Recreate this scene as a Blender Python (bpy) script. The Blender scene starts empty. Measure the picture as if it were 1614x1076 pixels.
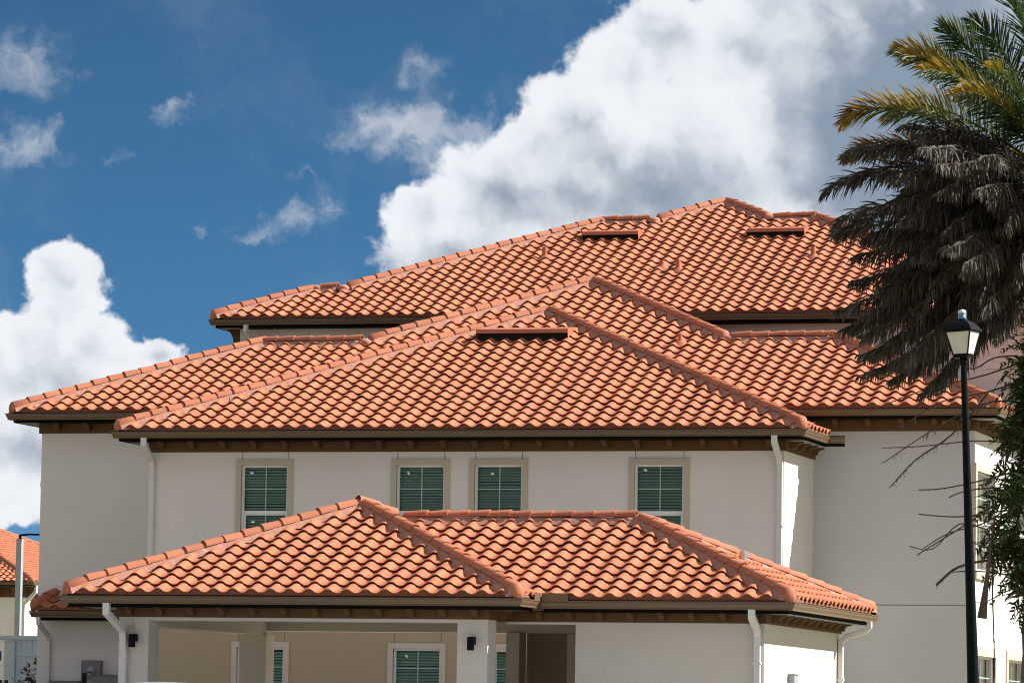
import bpy, bmesh, math, random
from mathutils import Vector, Matrix
random.seed(7)
R = math.radians
scene = bpy.context.scene
C = scene.collection

# ------------------------------------------------------------------ camera, sun, sky, exposure
# metres; X along the facade, Y away from the viewer, Z up, origin at the viewer's eye
GROUND = -0.55
cam_d = bpy.data.cameras.new('camera')
cam = bpy.data.objects.new('camera', cam_d)
C.objects.link(cam)
cam_d.sensor_width = 36.0
cam_d.lens = 159.63
cam_d.clip_start = 0.5
cam_d.clip_end = 6000
yaw, pitch, roll = 0.2775, 0.0882, 0.0154
fw = Vector((-math.sin(yaw) * math.cos(pitch), math.cos(yaw) * math.cos(pitch), math.sin(pitch)))
rt = Vector((math.cos(yaw), math.sin(yaw), 0))
up = rt.cross(fw)
rt2 = rt * math.cos(roll) + up * math.sin(roll)
up2 = up * math.cos(roll) - rt * math.sin(roll)
cam.matrix_world = Matrix(((rt2.x, up2.x, -fw.x, 0), (rt2.y, up2.y, -fw.y, 0), (rt2.z, up2.z, -fw.z, 0), (0, 0, 0, 1)))
scene.camera = cam

TO_SUN = Vector((1.15, 0.465, 1.0)).normalized()
sun_d = bpy.data.lights.new('sun', 'SUN')
sun_d.energy = 4.6
sun_d.angle = R(0.55)
sun_d.color = (1.0, 0.958, 0.90)
sun = bpy.data.objects.new('sun', sun_d)
C.objects.link(sun)
sun.location = (40, 20, 60)
sun.rotation_euler = TO_SUN.to_track_quat('Z', 'Y').to_euler()
SUN_EL = math.asin(TO_SUN.z)
SUN_ROT = math.atan2(TO_SUN.x, TO_SUN.y)

vs = scene.view_settings
scene.display_settings.display_device = 'sRGB'
vs.view_transform = 'Standard'
vs.look = 'None'
vs.exposure = 1.05
vs.gamma = 1.0
vs.use_curve_mapping = False

world = bpy.data.worlds.new('World')
scene.world = world
world.use_nodes = True
WT = world.node_tree
WT.nodes.clear()


class S:
    """a scalar socket with arithmetic, for writing node maths as expressions"""
    t = WT

    def __init__(self, sock):
        self.s = sock

    @staticmethod
    def m(op, *a, clamp=False):
        n = S.t.nodes.new('ShaderNodeMath')
        n.operation = op
        n.use_clamp = clamp
        for i, v in enumerate(a):
            if isinstance(v, S):
                S.t.links.new(v.s, n.inputs[i])
            else:
                n.inputs[i].default_value = v
        return S(n.outputs[0])

    def __add__(self, o): return S.m('ADD', self, o)
    def __radd__(self, o): return S.m('ADD', o, self)
    def __sub__(self, o): return S.m('SUBTRACT', self, o)
    def __rsub__(self, o): return S.m('SUBTRACT', o, self)
    def __mul__(self, o): return S.m('MULTIPLY', self, o)
    def __rmul__(self, o): return S.m('MULTIPLY', o, self)
    def sm(self, a, b):
        n = S.t.nodes.new('ShaderNodeMapRange')
        n.interpolation_type = 'SMOOTHSTEP'
        S.t.links.new(self.s, n.inputs['Value'])
        n.inputs['From Min'].default_value = a
        n.inputs['From Max'].default_value = b
        return S(n.outputs['Result'])


def vecm(op, a, b, t=None):
    n = S.t.nodes.new('ShaderNodeVectorMath')
    n.operation = op
    for i, v in enumerate((a, b)):
        if v is None:
            continue
        if isinstance(v, (tuple, list)):
            n.inputs[i].default_value = v
        else:
            S.t.links.new(v, n.inputs[i])
    return n


def noise(vec, scale, detail=6, rough=0.55, dist=0.0, out='Fac', dims='2D'):
    n = S.t.nodes.new('ShaderNodeTexNoise')
    n.noise_dimensions = dims
    S.t.links.new(vec, n.inputs['Vector'])
    n.inputs['Scale'].default_value = scale
    n.inputs['Detail'].default_value = detail
    n.inputs['Roughness'].default_value = rough
    n.inputs['Distortion'].default_value = dist
    return n.outputs[out]


# cloud masses as ellipses in the sky: azimuth, elevation, half width, half height (degrees), thinness
CUMULUS = [(-17.11,6.58,0.50,0.40,0.00),(-16.62,6.15,0.96,0.56,0.00),(-16.07,6.88,0.88,0.72,0.00),(-15.59,7.52,0.64,0.56,0.00),(-15.20,7.85,0.64,0.60,0.00),(-14.56,8.34,0.76,0.76,0.00),(-14.00,8.90,0.72,0.68,0.00),(-14.08,9.18,0.48,0.32,0.00),(-12.95,8.83,0.88,0.88,0.00),(-12.79,9.39,0.72,0.56,0.00),(-14.38,6.98,2.08,1.04,0.00),(-13.17,7.31,2.08,1.28,0.00),(-11.73,7.96,1.84,1.60,0.00),(-10.37,8.44,1.76,1.76,0.00),(-10.76,6.61,2.40,1.12,0.00),(-9.17,7.01,1.60,2.00,0.00),
           (-21.61,5.72,0.45,0.44,0.00),(-21.54,5.41,0.50,0.48,0.00),(-21.88,4.92,0.88,0.44,0.00),(-21.17,4.90,0.60,0.40,0.00),(-22.19,4.43,0.96,0.56,0.00),(-21.47,4.29,1.20,0.56,0.00),(-20.84,4.70,0.40,0.36,0.00),(-20.41,4.79,0.48,0.24,0.10),(-21.85,3.49,1.12,0.72,0.00),(-22.23,2.84,0.64,0.32,0.30)]
WISPS = [(-17.74,7.73,0.32,0.30,0.25),(-17.21,7.70,0.70,0.32,0.05),(-17.75,7.72,0.40,0.30,0.1),(-16.95,7.40,0.50,0.30,0.15),(-16.65,7.71,0.56,0.36,0.20),(-17.18,8.46,0.32,0.21,0.35),(-16.90,8.30,0.36,0.32,0.40),(-18.28,6.76,0.36,0.32,0.20),(-18.64,6.59,0.36,0.28,0.30),(-19.20,6.30,0.40,0.19,0.30),(-22.17,8.45,0.64,0.36,0.15),(-22.34,7.37,0.88,0.32,0.30),(-21.74,7.43,0.32,0.32,0.35),(-20.29,7.89,0.27,0.27,0.35),(-19.84,6.39,0.24,0.16,0.50),(-18.65,7.03,0.24,0.10,0.50),(-20.98,7.16,0.28,0.19,0.60)]
# shaded undersides and flanks of the big cloud
SHADED = [(-16.6,5.85,1.6,0.55,0.0),(-15.3,6.6,1.2,0.75,0.0),(-13.9,6.7,1.5,0.9,0.1),(-14.9,7.4,0.8,0.5,0.3),(-11.2,8.2,1.5,2.2,0.0),(-9.6,7.5,2.0,2.5,0.0),(-12.4,7.7,0.5,1.2,0.3),(-21.6,4.55,0.5,0.25,0.2),(-22.3,3.6,0.9,0.5,0.25),(-21.2,4.0,0.6,0.3,0.3)]
GREY = [(-10.9,8.6,1.3,2.0,0.1),(-10.0,6.8,1.9,1.6,0.0),(-12.0,7.0,0.6,0.6,0.4)]


def union(pos, blobs, soft=0.25, grow=1.0):
    """1 at a mass's centre, 0 on its outline, negative outside"""
    cur = None
    for a, e, ra, re, w in blobs:
        n = vecm('SUBTRACT', pos, (a, e, 0))
        n = vecm('MULTIPLY', n.outputs[0], (1 / (ra * grow), 1 / (re * grow), 0))
        n = vecm('LENGTH', n.outputs[0], None)
        d = S(n.outputs['Value'])
        if w:
            d = d + w
        cur = d if cur is None else S.m('SMOOTH_MIN', cur, d, soft)
    return 1.0 - cur


tc = WT.nodes.new('ShaderNodeTexCoord')
DIR = tc.outputs['Generated']
sep = WT.nodes.new('ShaderNodeSeparateXYZ')
WT.links.new(DIR, sep.inputs[0])
dx, dy, dz = (S(sep.outputs[i]) for i in range(3))
az = S.m('ARCTAN2', dx, dy) * 57.29578
el = S.m('ARCSINE', dz) * 57.29578
cmb = WT.nodes.new('ShaderNodeCombineXYZ')
WT.links.new(az.s, cmb.inputs[0])
WT.links.new(el.s, cmb.inputs[1])
POS = cmb.outputs[0]


def puffs(pos):
    """cauliflower relief, about -0.5..0.5"""
    v = S.t.nodes.new('ShaderNodeTexVoronoi')
    v.voronoi_dimensions = '2D'
    v.feature = 'SMOOTH_F1'
    v.inputs['Scale'].default_value = 2.1
    v.inputs['Detail'].default_value = 2.0
    v.inputs['Roughness'].default_value = 0.55
    v.inputs['Smoothness'].default_value = 0.35
    v.normalize = True
    S.t.links.new(pos, v.inputs['Vector'])
    a = 0.5 - S(v.outputs['Distance'])
    b = S(noise(pos, 1.1, 9, 0.6)) - 0.5
    return a * 0.55 + b * 1.5


def warped(pos, amt, scale):
    n = noise(pos, scale, 4, 0.6, 0, 'Color')
    n = vecm('SUBTRACT', n, (0.5, 0.5, 0.5)).outputs[0]
    n = vecm('MULTIPLY', n, (amt, amt, 0)).outputs[0]
    return vecm('ADD', pos, n).outputs[0]


P1 = warped(POS, 0.55, 1.3)
pf = puffs(POS)
mass = union(P1, CUMULUS)
height = mass + pf * 0.62
cum = height.sm(-0.09, 0.20)
# relief lit from the upper right: height here less height a little towards the sun
POS2 = vecm('ADD', POS, (0.07, 0.06, 0)).outputs[0]
pf2 = puffs(POS2)
def soft(pos):
    v = S.t.nodes.new('ShaderNodeTexVoronoi')
    v.voronoi_dimensions = '2D'
    v.feature = 'SMOOTH_F1'
    v.inputs['Scale'].default_value = 1.5
    v.inputs['Detail'].default_value = 1.0
    v.inputs['Smoothness'].default_value = 0.6
    v.normalize = True
    S.t.links.new(pos, v.inputs['Vector'])
    return S(noise(pos, 0.8, 4, 0.5)) * 1.1 - S(v.outputs['Distance']) * 0.30


lit = (soft(P1) - soft(vecm('ADD', P1, (0.22, 0.18, 0)).outputs[0])) * 0.62 + (pf - pf2) * 0.10
sh = union(P1, SHADED, 0.4)
shade = (sh + pf * 0.22).sm(-0.55, 0.80)
gr = union(P1, GREY, 0.5)
patch = S(noise(P1, 0.75, 6, 0.58)).sm(0.42, 0.68)
grey = (gr + pf * 0.4).sm(-0.5, 0.6) * (1.0 - patch * 0.62)
# wisps
P2 = warped(POS, 0.9, 1.7)
wn = S(noise(P2, 1.25, 8, 0.60))
wsp = (union(P2, WISPS, 0.3, 1.28) + (wn - 0.5) * 1.9).sm(-0.22, 1.45) * 0.72
# everywhere else: unseen scattered cloud, cover and brightness raised to lift the shaded walls
far_n = S(noise(DIR, 3.2, 5, 0.58, 0.3, dims='3D'))
outside = S.m('ABSOLUTE', az + 15.9).sm(9.5, 15.0)
outside2 = el.sm(11.0, 15.0)
away = S.m('MAXIMUM', outside, outside2)
scat = far_n.sm(0.47, 0.57) * away * el.sm(-1, 3)
deep = mass.sm(0.15, 1.15)
bright = 1.02 - deep * 0.26 - shade * 0.30 - grey * 0.42 + S.m('MAXIMUM', S.m('MINIMUM', lit, 0.20), -0.22) * (1.0 - grey * 0.55)
bright = S.m('MINIMUM', S.m('MAXIMUM', bright, 0.33), 1.08)

sky = WT.nodes.new('ShaderNodeTexSky')
sky.sky_type = 'NISHITA'
sky.sun_disc = False
sky.sun_elevation = SUN_EL
sky.sun_rotation = SUN_ROT
sky.altitude = 100
sky.air_density = 1.0
sky.dust_density = 0.25
sky.ozone_density = 2.5
# clear polarised blue: look the colour up higher than the line of sight
upd = WT.nodes.new('ShaderNodeCombineXYZ')
WT.links.new(dx.s, upd.inputs[0])
WT.links.new(dy.s, upd.inputs[1])
WT.links.new((dz * 2.5 + 0.22).s, upd.inputs[2])
nrm = vecm('NORMALIZE', upd.outputs[0], None)
WT.links.new(nrm.outputs[0], sky.inputs[0])
hsv = WT.nodes.new('ShaderNodeHueSaturation')
hsv.inputs['Saturation'].default_value = 1.22
hsv.inputs['Value'].default_value = 1.10
WT.links.new(sky.outputs[0], hsv.inputs['Color'])
tint = vecm('MULTIPLY', hsv.outputs[0], (0.80, 0.98, 0.91)).outputs[0]
dim = S.m('MAXIMUM', 1.20 - el * 0.043, 0.72)
dimn = vecm('SCALE', tint, None)
WT.links.new(dim.s, dimn.inputs['Scale'])
SKY = dimn.outputs[0]



def rgbmix(fac, a, b):
    n = S.t.nodes.new('ShaderNodeMix')
    n.data_type = 'RGBA'
    S.t.links.new(fac.s, n.inputs[0])
    for i, v in ((6, a), (7, b)):
        if isinstance(v, tuple):
            n.inputs[i].default_value = (*v, 1)
        else:
            S.t.links.new(v, n.inputs[i])
    return n.outputs[2]


def bright_col(b, lo, hi, k):
    c = rgbmix(b.sm(0.3, 1.05), lo, hi)
    n = S.t.nodes.new('ShaderNodeVectorMath')
    n.operation = 'SCALE'
    n.inputs['Scale'].default_value = k
    S.t.links.new(c, n.inputs[0])
    return n.outputs[0]


STR = 0.055
# cloud radiance is given in the sky texture's units (divided by the background strength)
ccol = bright_col(bright, (0.125, 0.158, 0.205), (0.42, 0.435, 0.455), 1 / STR)
wcol = bright_col(wn + 0.45, (0.22, 0.25, 0.30), (0.33, 0.345, 0.375), 1 / STR)
scol = bright_col(far_n * 2 - 0.35, (0.32, 0.315, 0.315), (0.52, 0.505, 0.485), 1 / STR)
veil = S(noise(P2, 0.42, 7, 0.6)).sm(0.48, 0.80) * 0.07
col = rgbmix(veil, SKY, wcol)
col = rgbmix(scat, col, scol)
col = rgbmix(wsp, col, wcol)
col = rgbmix(cum, col, ccol)
bg = WT.nodes.new('ShaderNodeBackground')
WT.links.new(col, bg.inputs[0])
bg.inputs[1].default_value = STR
wo = WT.nodes.new('ShaderNodeOutputWorld')
WT.links.new(bg.outputs[0], wo.inputs[0])
world.cycles.sampling_method = 'MANUAL'
world.cycles.sample_map_resolution = 512
scene.cycles.filter_width = 1.05
scene.cycles.max_bounces = 8
scene.cycles.transparent_max_bounces = 12
scene.cycles.caustics_reflective = False
scene.cycles.caustics_refractive = False

# ------------------------------------------------------------------ helpers
class MB:
    def __init__(self):
        self.v, self.f, self.sm = [], [], []
        self.attr = []

    def face(self, pts, smooth=False, a=0.0):
        i = len(self.v)
        self.v += [tuple(p) for p in pts]
        self.f.append(tuple(range(i, i + len(pts))))
        self.sm.append(smooth)
        self.attr.append(a)

    def box(self, x0, x1, y0, y1, z0, z1):
        i = len(self.v)
        self.v += [(x0, y0, z0), (x1, y0, z0), (x1, y1, z0), (x0, y1, z0), (x0, y0, z1), (x1, y0, z1), (x1, y1, z1), (x0, y1, z1)]
        for q in ((0, 3, 2, 1), (4, 5, 6, 7), (0, 1, 5, 4), (1, 2, 6, 5), (2, 3, 7, 6), (3, 0, 4, 7)):
            self.f.append(tuple(i + k for k in q))
            self.sm.append(False)
            self.attr.append(0.0)
        return self

    def grid(self, rows, smooth=True, closed=False, a=0.0):
        """rows of equally many points joined by quads; closed joins last column to first"""
        i = len(self.v)
        n = len(rows[0])
        for r in rows:
            self.v += [tuple(p) for p in r]
        for r in range(len(rows) - 1):
            for c in range(n if closed else n - 1):
                c2 = (c + 1) % n
                self.f.append((i + r * n + c, i + r * n + c2, i + (r + 1) * n + c2, i + (r + 1) * n + c))
                self.sm.append(smooth)
                self.attr.append(a)
        return self

    def ngon_cap(self, pts):
        self.face(pts)

    def tube(self, pts, radii, n=8, caps=True, smooth=True, a=0.0):
        pts = [Vector(p) for p in pts]
        if not isinstance(radii, (list, tuple)):
            radii = [radii] * len(pts)
        rows = []
        side = None
        for k, p in enumerate(pts):
            d = (pts[min(k + 1, len(pts) - 1)] - pts[max(k - 1, 0)]).normalized()
            if side is None:
                side = d.cross(Vector((0, 0, 1)))
                if side.length < 0.05:
                    side = d.cross(Vector((0, 1, 0)))
            side = (side - d * side.dot(d)).normalized()
            up_ = side.cross(d)
            rows.append([p + (side * math.cos(t) + up_ * math.sin(t)) * radii[k] for t in [2 * math.pi * j / n for j in range(n)]])
        self.grid(rows, smooth, True, a)
        if caps:
            self.face(list(reversed(rows[0])), False, a)
            self.face(rows[-1], False, a)
        return self

    def rtube(self, pts, w, d, caps=True):
        """rectangular pipe swept along a path in a vertical plane; w across, d along the plane's in-plane normal"""
        pts = [Vector(p) for p in pts]
        hor = None
        for k in range(len(pts) - 1):
            e = pts[k + 1] - pts[k]
            h = Vector((e.x, e.y, 0))
            if h.length > 1e-3:
                hor = h.normalized()
        if hor is None:
            hor = Vector((0, 1, 0))
        acr = hor.cross(Vector((0, 0, 1))).normalized()
        rows = []
        for k, p in enumerate(pts):
            t = (pts[min(k + 1, len(pts) - 1)] - pts[max(k - 1, 0)]).normalized()
            nn = t.cross(acr).normalized()
            s = 1.0
            if 0 < k < len(pts) - 1:
                ca = (pts[k] - pts[k - 1]).normalized().dot((pts[k + 1] - pts[k]).normalized())
                s = 1.0 / max(0.6, math.sqrt((1 + ca) / 2))
            c = 0.18
            q = []
            for sx, sy in ((-1, -1 + c), (-1 + c, -1), (1 - c, -1), (1, -1 + c), (1, 1 - c), (1 - c, 1), (-1 + c, 1), (-1, 1 - c)):
                q.append(p + acr * sx * w / 2 + nn * sy * d / 2 * s)
            rows.append(q)
        self.grid(rows, False, True)
        if caps:
            self.face(list(reversed(rows[0])))
            self.face(rows[-1])
        return self

    def sweep(self, prof, path, closed_prof=True):
        """profile (out, z) swept along a plan path of (x, y, z); 'out' is to the right of the direction of travel"""
        path = [Vector(p) for p in path]
        rows = []
        for k, p in enumerate(path):
            ds = []
            if k > 0:
                ds.append((path[k] - path[k - 1]).to_2d().normalized())
            if k < len(path) - 1:
                ds.append((path[k + 1] - path[k]).to_2d().normalized())
            ns = [Vector((d.y, -d.x)) for d in ds]
            if len(ns) == 2:
                b = ns[0] + ns[1]
                b = b / max(0.2, (1 + ns[0].dot(ns[1])))
            else:
                b = ns[0]
            rows.append([(p.x + b.x * o, p.y + b.y * o, p.z + z) for o, z in prof])
        self.grid(rows, False, closed_prof)
        if closed_prof:
            self.face(rows[0])
            self.face(list(reversed(rows[-1])))
        return self


BASE = {}


def mesh_of(name, mb, mat, org):
    me = bpy.data.meshes.new(name)
    me.from_pydata([(x - org[0], y - org[1], z - org[2]) for x, y, z in mb.v], [], mb.f)
    me.polygons.foreach_set('use_smooth', mb.sm)
    if any(mb.attr):
        at = me.attributes.new('age', 'FLOAT', 'FACE')
        at.data.foreach_set('value', mb.attr)
    me.materials.append(mat)
    me.update()
    return me


def obj(name, mb, mat, parent=None, org=None, weld=False):
    if org is None:
        if not mb.v:
            return None
        xs, ys, zs = zip(*mb.v)
        org = ((min(xs) + max(xs)) / 2, (min(ys) + max(ys)) / 2, min(zs))
    me = mesh_of(name, mb, mat, org)
    if weld:
        bm = bmesh.new()
        bm.from_mesh(me)
        bmesh.ops.remove_doubles(bm, verts=bm.verts, dist=1e-4)
        bm.to_mesh(me)
        bm.free()
    o = bpy.data.objects.new(name, me)
    C.objects.link(o)
    o.parent = parent
    pb = BASE.get(parent, Vector((0, 0, 0)))
    o.location = Vector(org) - pb
    BASE[o] = Vector(org)
    return o


def thing(name, label, cat, loc, group=None):
    o = bpy.data.objects.new(name, None)
    C.objects.link(o)
    o.empty_display_size = 0.2
    o.location = loc
    BASE[o] = Vector(loc)
    o['label'] = label
    o['category'] = cat
    if group:
        o['group'] = group
    return o


def tag(o, label, cat, group=None):
    o['label'] = label
    o['category'] = cat
    if group:
        o['group'] = group
    return o


# ------------------------------------------------------------------ materials
def newmat(name):
    m = bpy.data.materials.new(name)
    m.use_nodes = True
    return m, m.node_tree, m.node_tree.nodes['Principled BSDF']


def node(t, typ, **kw):
    n = t.nodes.new(typ)
    for k, v in kw.items():
        if k.startswith('_'):
            setattr(n, k[1:], v)
        else:
            n.inputs[k.replace('_', ' ')].default_value = v
    return n


def simple(name, col, rough=0.6, var=0.08, vscale=3.0, bump=0.0, bscale=60.0, metal=0.0, spec=0.4, vdist=0.004):
    m, t, p = newmat(name)
    g = node(t, 'ShaderNodeNewGeometry')
    n = node(t, 'ShaderNodeTexNoise', Scale=vscale, Detail=6.0, Roughness=0.6)
    t.links.new(g.outputs['Position'], n.inputs['Vector'])
    r = node(t, 'ShaderNodeMapRange')
    r.inputs['From Min'].default_value = 0.3
    r.inputs['From Max'].default_value = 0.7
    r.inputs['To Min'].default_value = 1 - var
    r.inputs['To Max'].default_value = 1 + var
    t.links.new(n.outputs['Fac'], r.inputs['Value'])
    mx = node(t, 'ShaderNodeVectorMath', _operation='SCALE')
    mx.inputs[0].default_value = col
    t.links.new(r.outputs['Result'], mx.inputs['Scale'])
    t.links.new(mx.outputs[0], p.inputs['Base Color'])
    p.inputs['Roughness'].default_value = rough
    p.inputs['Metallic'].default_value = metal
    p.inputs['Specular IOR Level'].default_value = spec
    if bump:
        b = node(t, 'ShaderNodeTexNoise', Scale=bscale, Detail=3.0)
        t.links.new(g.outputs['Position'], b.inputs['Vector'])
        bn = node(t, 'ShaderNodeBump', Strength=bump, Distance=vdist)
        t.links.new(b.outputs['Fac'], bn.inputs['Height'])
        t.links.new(bn.outputs[0], p.inputs['Normal'])
    return m


def stucco(name, col, streak=0.025):
    """painted stucco: fine sand relief, faint large-scale unevenness, faint vertical wash marks"""
    m, t, p = newmat(name)
    g = node(t, 'ShaderNodeNewGeometry')
    n1 = node(t, 'ShaderNodeTexNoise', Scale=0.55, Detail=7.0, Roughness=0.6)
    t.links.new(g.outputs['Position'], n1.inputs['Vector'])
    sc = node(t, 'ShaderNodeVectorMath', _operation='MULTIPLY')
    sc.inputs[1].default_value = (3.0, 3.0, 0.22)
    t.links.new(g.outputs['Position'], sc.inputs[0])
    n2 = node(t, 'ShaderNodeTexNoise', Scale=1.2, Detail=6.0, Roughness=0.7)
    t.links.new(sc.outputs[0], n2.inputs['Vector'])
    r1 = node(t, 'ShaderNodeMapRange')
    for k, v in (('From Min', 0.3), ('From Max', 0.7), ('To Min', 0.955), ('To Max', 1.03)):
        r1.inputs[k].default_value = v
    t.links.new(n1.outputs['Fac'], r1.inputs['Value'])
    r2 = node(t, 'ShaderNodeMapRange')
    for k, v in (('From Min', 0.35), ('From Max', 0.75), ('To Min', 1.0), ('To Max', 1 - streak)):
        r2.inputs[k].default_value = v
    t.links.new(n2.outputs['Fac'], r2.inputs['Value'])
    mu = node(t, 'ShaderNodeMath', _operation='MULTIPLY')
    t.links.new(r1.outputs[0], mu.inputs[0])
    t.links.new(r2.outputs[0], mu.inputs[1])
    mx = node(t, 'ShaderNodeVectorMath', _operation='SCALE')
    mx.inputs[0].default_value = col
    t.links.new(mu.outputs[0], mx.inputs['Scale'])
    t.links.new(mx.outputs[0], p.inputs['Base Color'])
    p.inputs['Roughness'].default_value = 0.9
    p.inputs['Specular IOR Level'].default_value = 0.25
    b = node(t, 'ShaderNodeTexNoise', Scale=45.0, Detail=5.0, Roughness=0.7)
    t.links.new(g.outputs['Position'], b.inputs['Vector'])
    bn = node(t, 'ShaderNodeBump', Strength=0.35, Distance=0.008)
    t.links.new(b.outputs['Fac'], bn.inputs['Height'])
    t.links.new(bn.outputs[0], p.inputs['Normal'])
    return m


def clay(name, col, var=0.16, rough=0.72, bump=0.25, speck=0.35, fleck=0.0):
    """terracotta: every piece a little different in tone, fine grain, sparse dark specks, pale dust"""
    m, t, p = newmat(name)
    g = node(t, 'ShaderNodeNewGeometry')
    oi = node(t, 'ShaderNodeObjectInfo')
    ad = node(t, 'ShaderNodeMath', _operation='ADD')
    t.links.new(oi.outputs['Random'], ad.inputs[0])
    t.links.new(g.outputs['Random Per Island'], ad.inputs[1])
    fr = node(t, 'ShaderNodeMath', _operation='FRACT')
    t.links.new(ad.outputs[0], fr.inputs[0])
    r = node(t, 'ShaderNodeMapRange')
    for k, v in (('To Min', 1 - var * 0.6), ('To Max', 1 + var * 0.4)):
        r.inputs[k].default_value = v
    t.links.new(fr.outputs[0], r.inputs['Value'])
    n = node(t, 'ShaderNodeTexNoise', Scale=7.0, Detail=8.0, Roughness=0.68)
    t.links.new(g.outputs['Position'], n.inputs['Vector'])
    n3 = node(t, 'ShaderNodeTexNoise', Scale=1.3, Detail=4.0, Roughness=0.6)
    t.links.new(g.outputs['Position'], n3.inputs['Vector'])
    r2 = node(t, 'ShaderNodeMapRange')
    for k, v in (('From Min', 0.3), ('From Max', 0.75), ('To Min', 1.06), ('To Max', 0.90)):
        r2.inputs[k].default_value = v
    t.links.new(n.outputs['Fac'], r2.inputs['Value'])
    mu = node(t, 'ShaderNodeMath', _operation='MULTIPLY')
    t.links.new(r.outputs[0], mu.inputs[0])
    t.links.new(r2.outputs[0], mu.inputs[1])
    mx = node(t, 'ShaderNodeVectorMath', _operation='SCALE')
    mx.inputs[0].default_value = col
    t.links.new(mu.outputs[0], mx.inputs['Scale'])
    # dust
    d = node(t, 'ShaderNodeMapRange')
    for k, v in (('From Min', 0.52), ('From Max', 0.75), ('To Min', 0.0), ('To Max', 0.22)):
        d.inputs[k].default_value = v
    t.links.new(n3.outputs['Fac'], d.inputs['Value'])
    dm = node(t, 'ShaderNodeMix', _data_type='RGBA')
    t.links.new(d.outputs[0], dm.inputs[0])
    t.links.new(mx.outputs[0], dm.inputs[6])
    dm.inputs[7].default_value = (col[0] * 0.95, col[1] * 1.25, col[2] * 1.5, 1)
    # chips and pale smears
    if fleck:
        nf = node(t, 'ShaderNodeTexNoise', Scale=9.0, Detail=5.0, Roughness=0.65)
        t.links.new(g.outputs['Position'], nf.inputs['Vector'])
        rf = node(t, 'ShaderNodeMapRange')
        for k, v in (('From Min', 0.58), ('From Max', 0.70), ('To Min', 0.0), ('To Max', fleck)):
            rf.inputs[k].default_value = v
        t.links.new(nf.outputs['Fac'], rf.inputs['Value'])
        fm_ = node(t, 'ShaderNodeMix', _data_type='RGBA')
        t.links.new(rf.outputs[0], fm_.inputs[0])
        t.links.new(dm.outputs[2], fm_.inputs[6])
        fm_.inputs[7].default_value = (0.62, 0.45, 0.36, 1)
        dm = fm_
    # specks of lichen and grime
    n2 = node(t, 'ShaderNodeTexNoise', Scale=26.0, Detail=2.0, Roughness=0.5)
    t.links.new(g.outputs['Position'], n2.inputs['Vector'])
    s = node(t, 'ShaderNodeMapRange')
    for k, v in (('From Min', 0.70), ('From Max', 0.76), ('To Min', 0.0), ('To Max', speck)):
        s.inputs[k].default_value = v
    t.links.new(n2.outputs['Fac'], s.inputs['Value'])
    sm_ = node(t, 'ShaderNodeMix', _data_type='RGBA')
    t.links.new(s.outputs[0], sm_.inputs[0])
    t.links.new(dm.outputs[2], sm_.inputs[6])
    sm_.inputs[7].default_value = (0.12, 0.05, 0.03, 1)
    t.links.new(sm_.outputs[2], p.inputs['Base Color'])
    p.inputs['Roughness'].default_value = rough
    p.inputs['Specular IOR Level'].default_value = 0.3
    b = node(t, 'ShaderNodeTexNoise', Scale=60.0, Detail=4.0, Roughness=0.7)
    t.links.new(g.outputs['Position'], b.inputs['Vector'])
    bn = node(t, 'ShaderNodeBump', Strength=bump, Distance=0.006)
    t.links.new(b.outputs['Fac'], bn.inputs['Height'])
    t.links.new(bn.outputs[0], p.inputs['Normal'])
    return m


def leafmat(name, stops, rough=0.5, trans=0.35):
    """leaf whose colour follows the per-leaflet 'age' attribute through the given colour stops"""
    m, t, p = newmat(name)
    at = node(t, 'ShaderNodeAttribute')
    at.attribute_name = 'age'
    g = node(t, 'ShaderNodeNewGeometry')
    n = node(t, 'ShaderNodeTexNoise', Scale=4.0, Detail=4.0)
    t.links.new(g.outputs['Position'], n.inputs['Vector'])
    a = node(t, 'ShaderNodeMath', _operation='MULTIPLY_ADD')
    t.links.new(n.outputs['Fac'], a.inputs[0])
    a.inputs[1].default_value = 0.16
    t.links.new(at.outputs['Fac'], a.inputs[2])
    a2 = node(t, 'ShaderNodeMath', _operation='SUBTRACT')
    t.links.new(a.outputs[0], a2.inputs[0])
    a2.inputs[1].default_value = 0.08
    cr = node(t, 'ShaderNodeValToRGB')
    e = cr.color_ramp.elements
    while len(e) < len(stops):
        e.new(0.5)
    for k, (pos, c) in enumerate(stops):
        e[k].position = pos
        e[k].color = (*c, 1)
    t.links.new(a2.outputs[0], cr.inputs[0])
    t.links.new(cr.outputs[0], p.inputs['Base Color'])
    p.inputs['Roughness'].default_value = rough
    p.inputs['Specular IOR Level'].default_value = 0.35
    tr = node(t, 'ShaderNodeBsdfTranslucent')
    t.links.new(cr.outputs[0], tr.inputs[0])
    mx = node(t, 'ShaderNodeMixShader')
    mx.inputs[0].default_value = trans
    t.links.new(p.outputs[0], mx.inputs[1])
    t.links.new(tr.outputs[0], mx.inputs[2])
    t.links.new(mx.outputs[0], t.nodes['Material Output'].inputs[0])
    return m


def glassmat(name, tint, refl=0.10):
    m, t, p = newmat(name)
    t.nodes.remove(p)
    tr = node(t, 'ShaderNodeBsdfTransparent')
    tr.inputs[0].default_value = (*tint, 1)
    gl = node(t, 'ShaderNodeBsdfGlossy')
    gl.inputs['Roughness'].default_value = 0.03
    fr = node(t, 'ShaderNodeFresnel', IOR=1.5)
    ad = node(t, 'ShaderNodeMath', _operation='ADD')
    t.links.new(fr.outputs[0], ad.inputs[0])
    ad.inputs[1].default_value = refl
    mx = node(t, 'ShaderNodeMixShader')
    t.links.new(ad.outputs[0], mx.inputs[0])
    t.links.new(tr.outputs[0], mx.inputs[1])
    t.links.new(gl.outputs[0], mx.inputs[2])
    t.links.new(mx.outputs[0], t.nodes['Material Output'].inputs[0])
    return m


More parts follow.
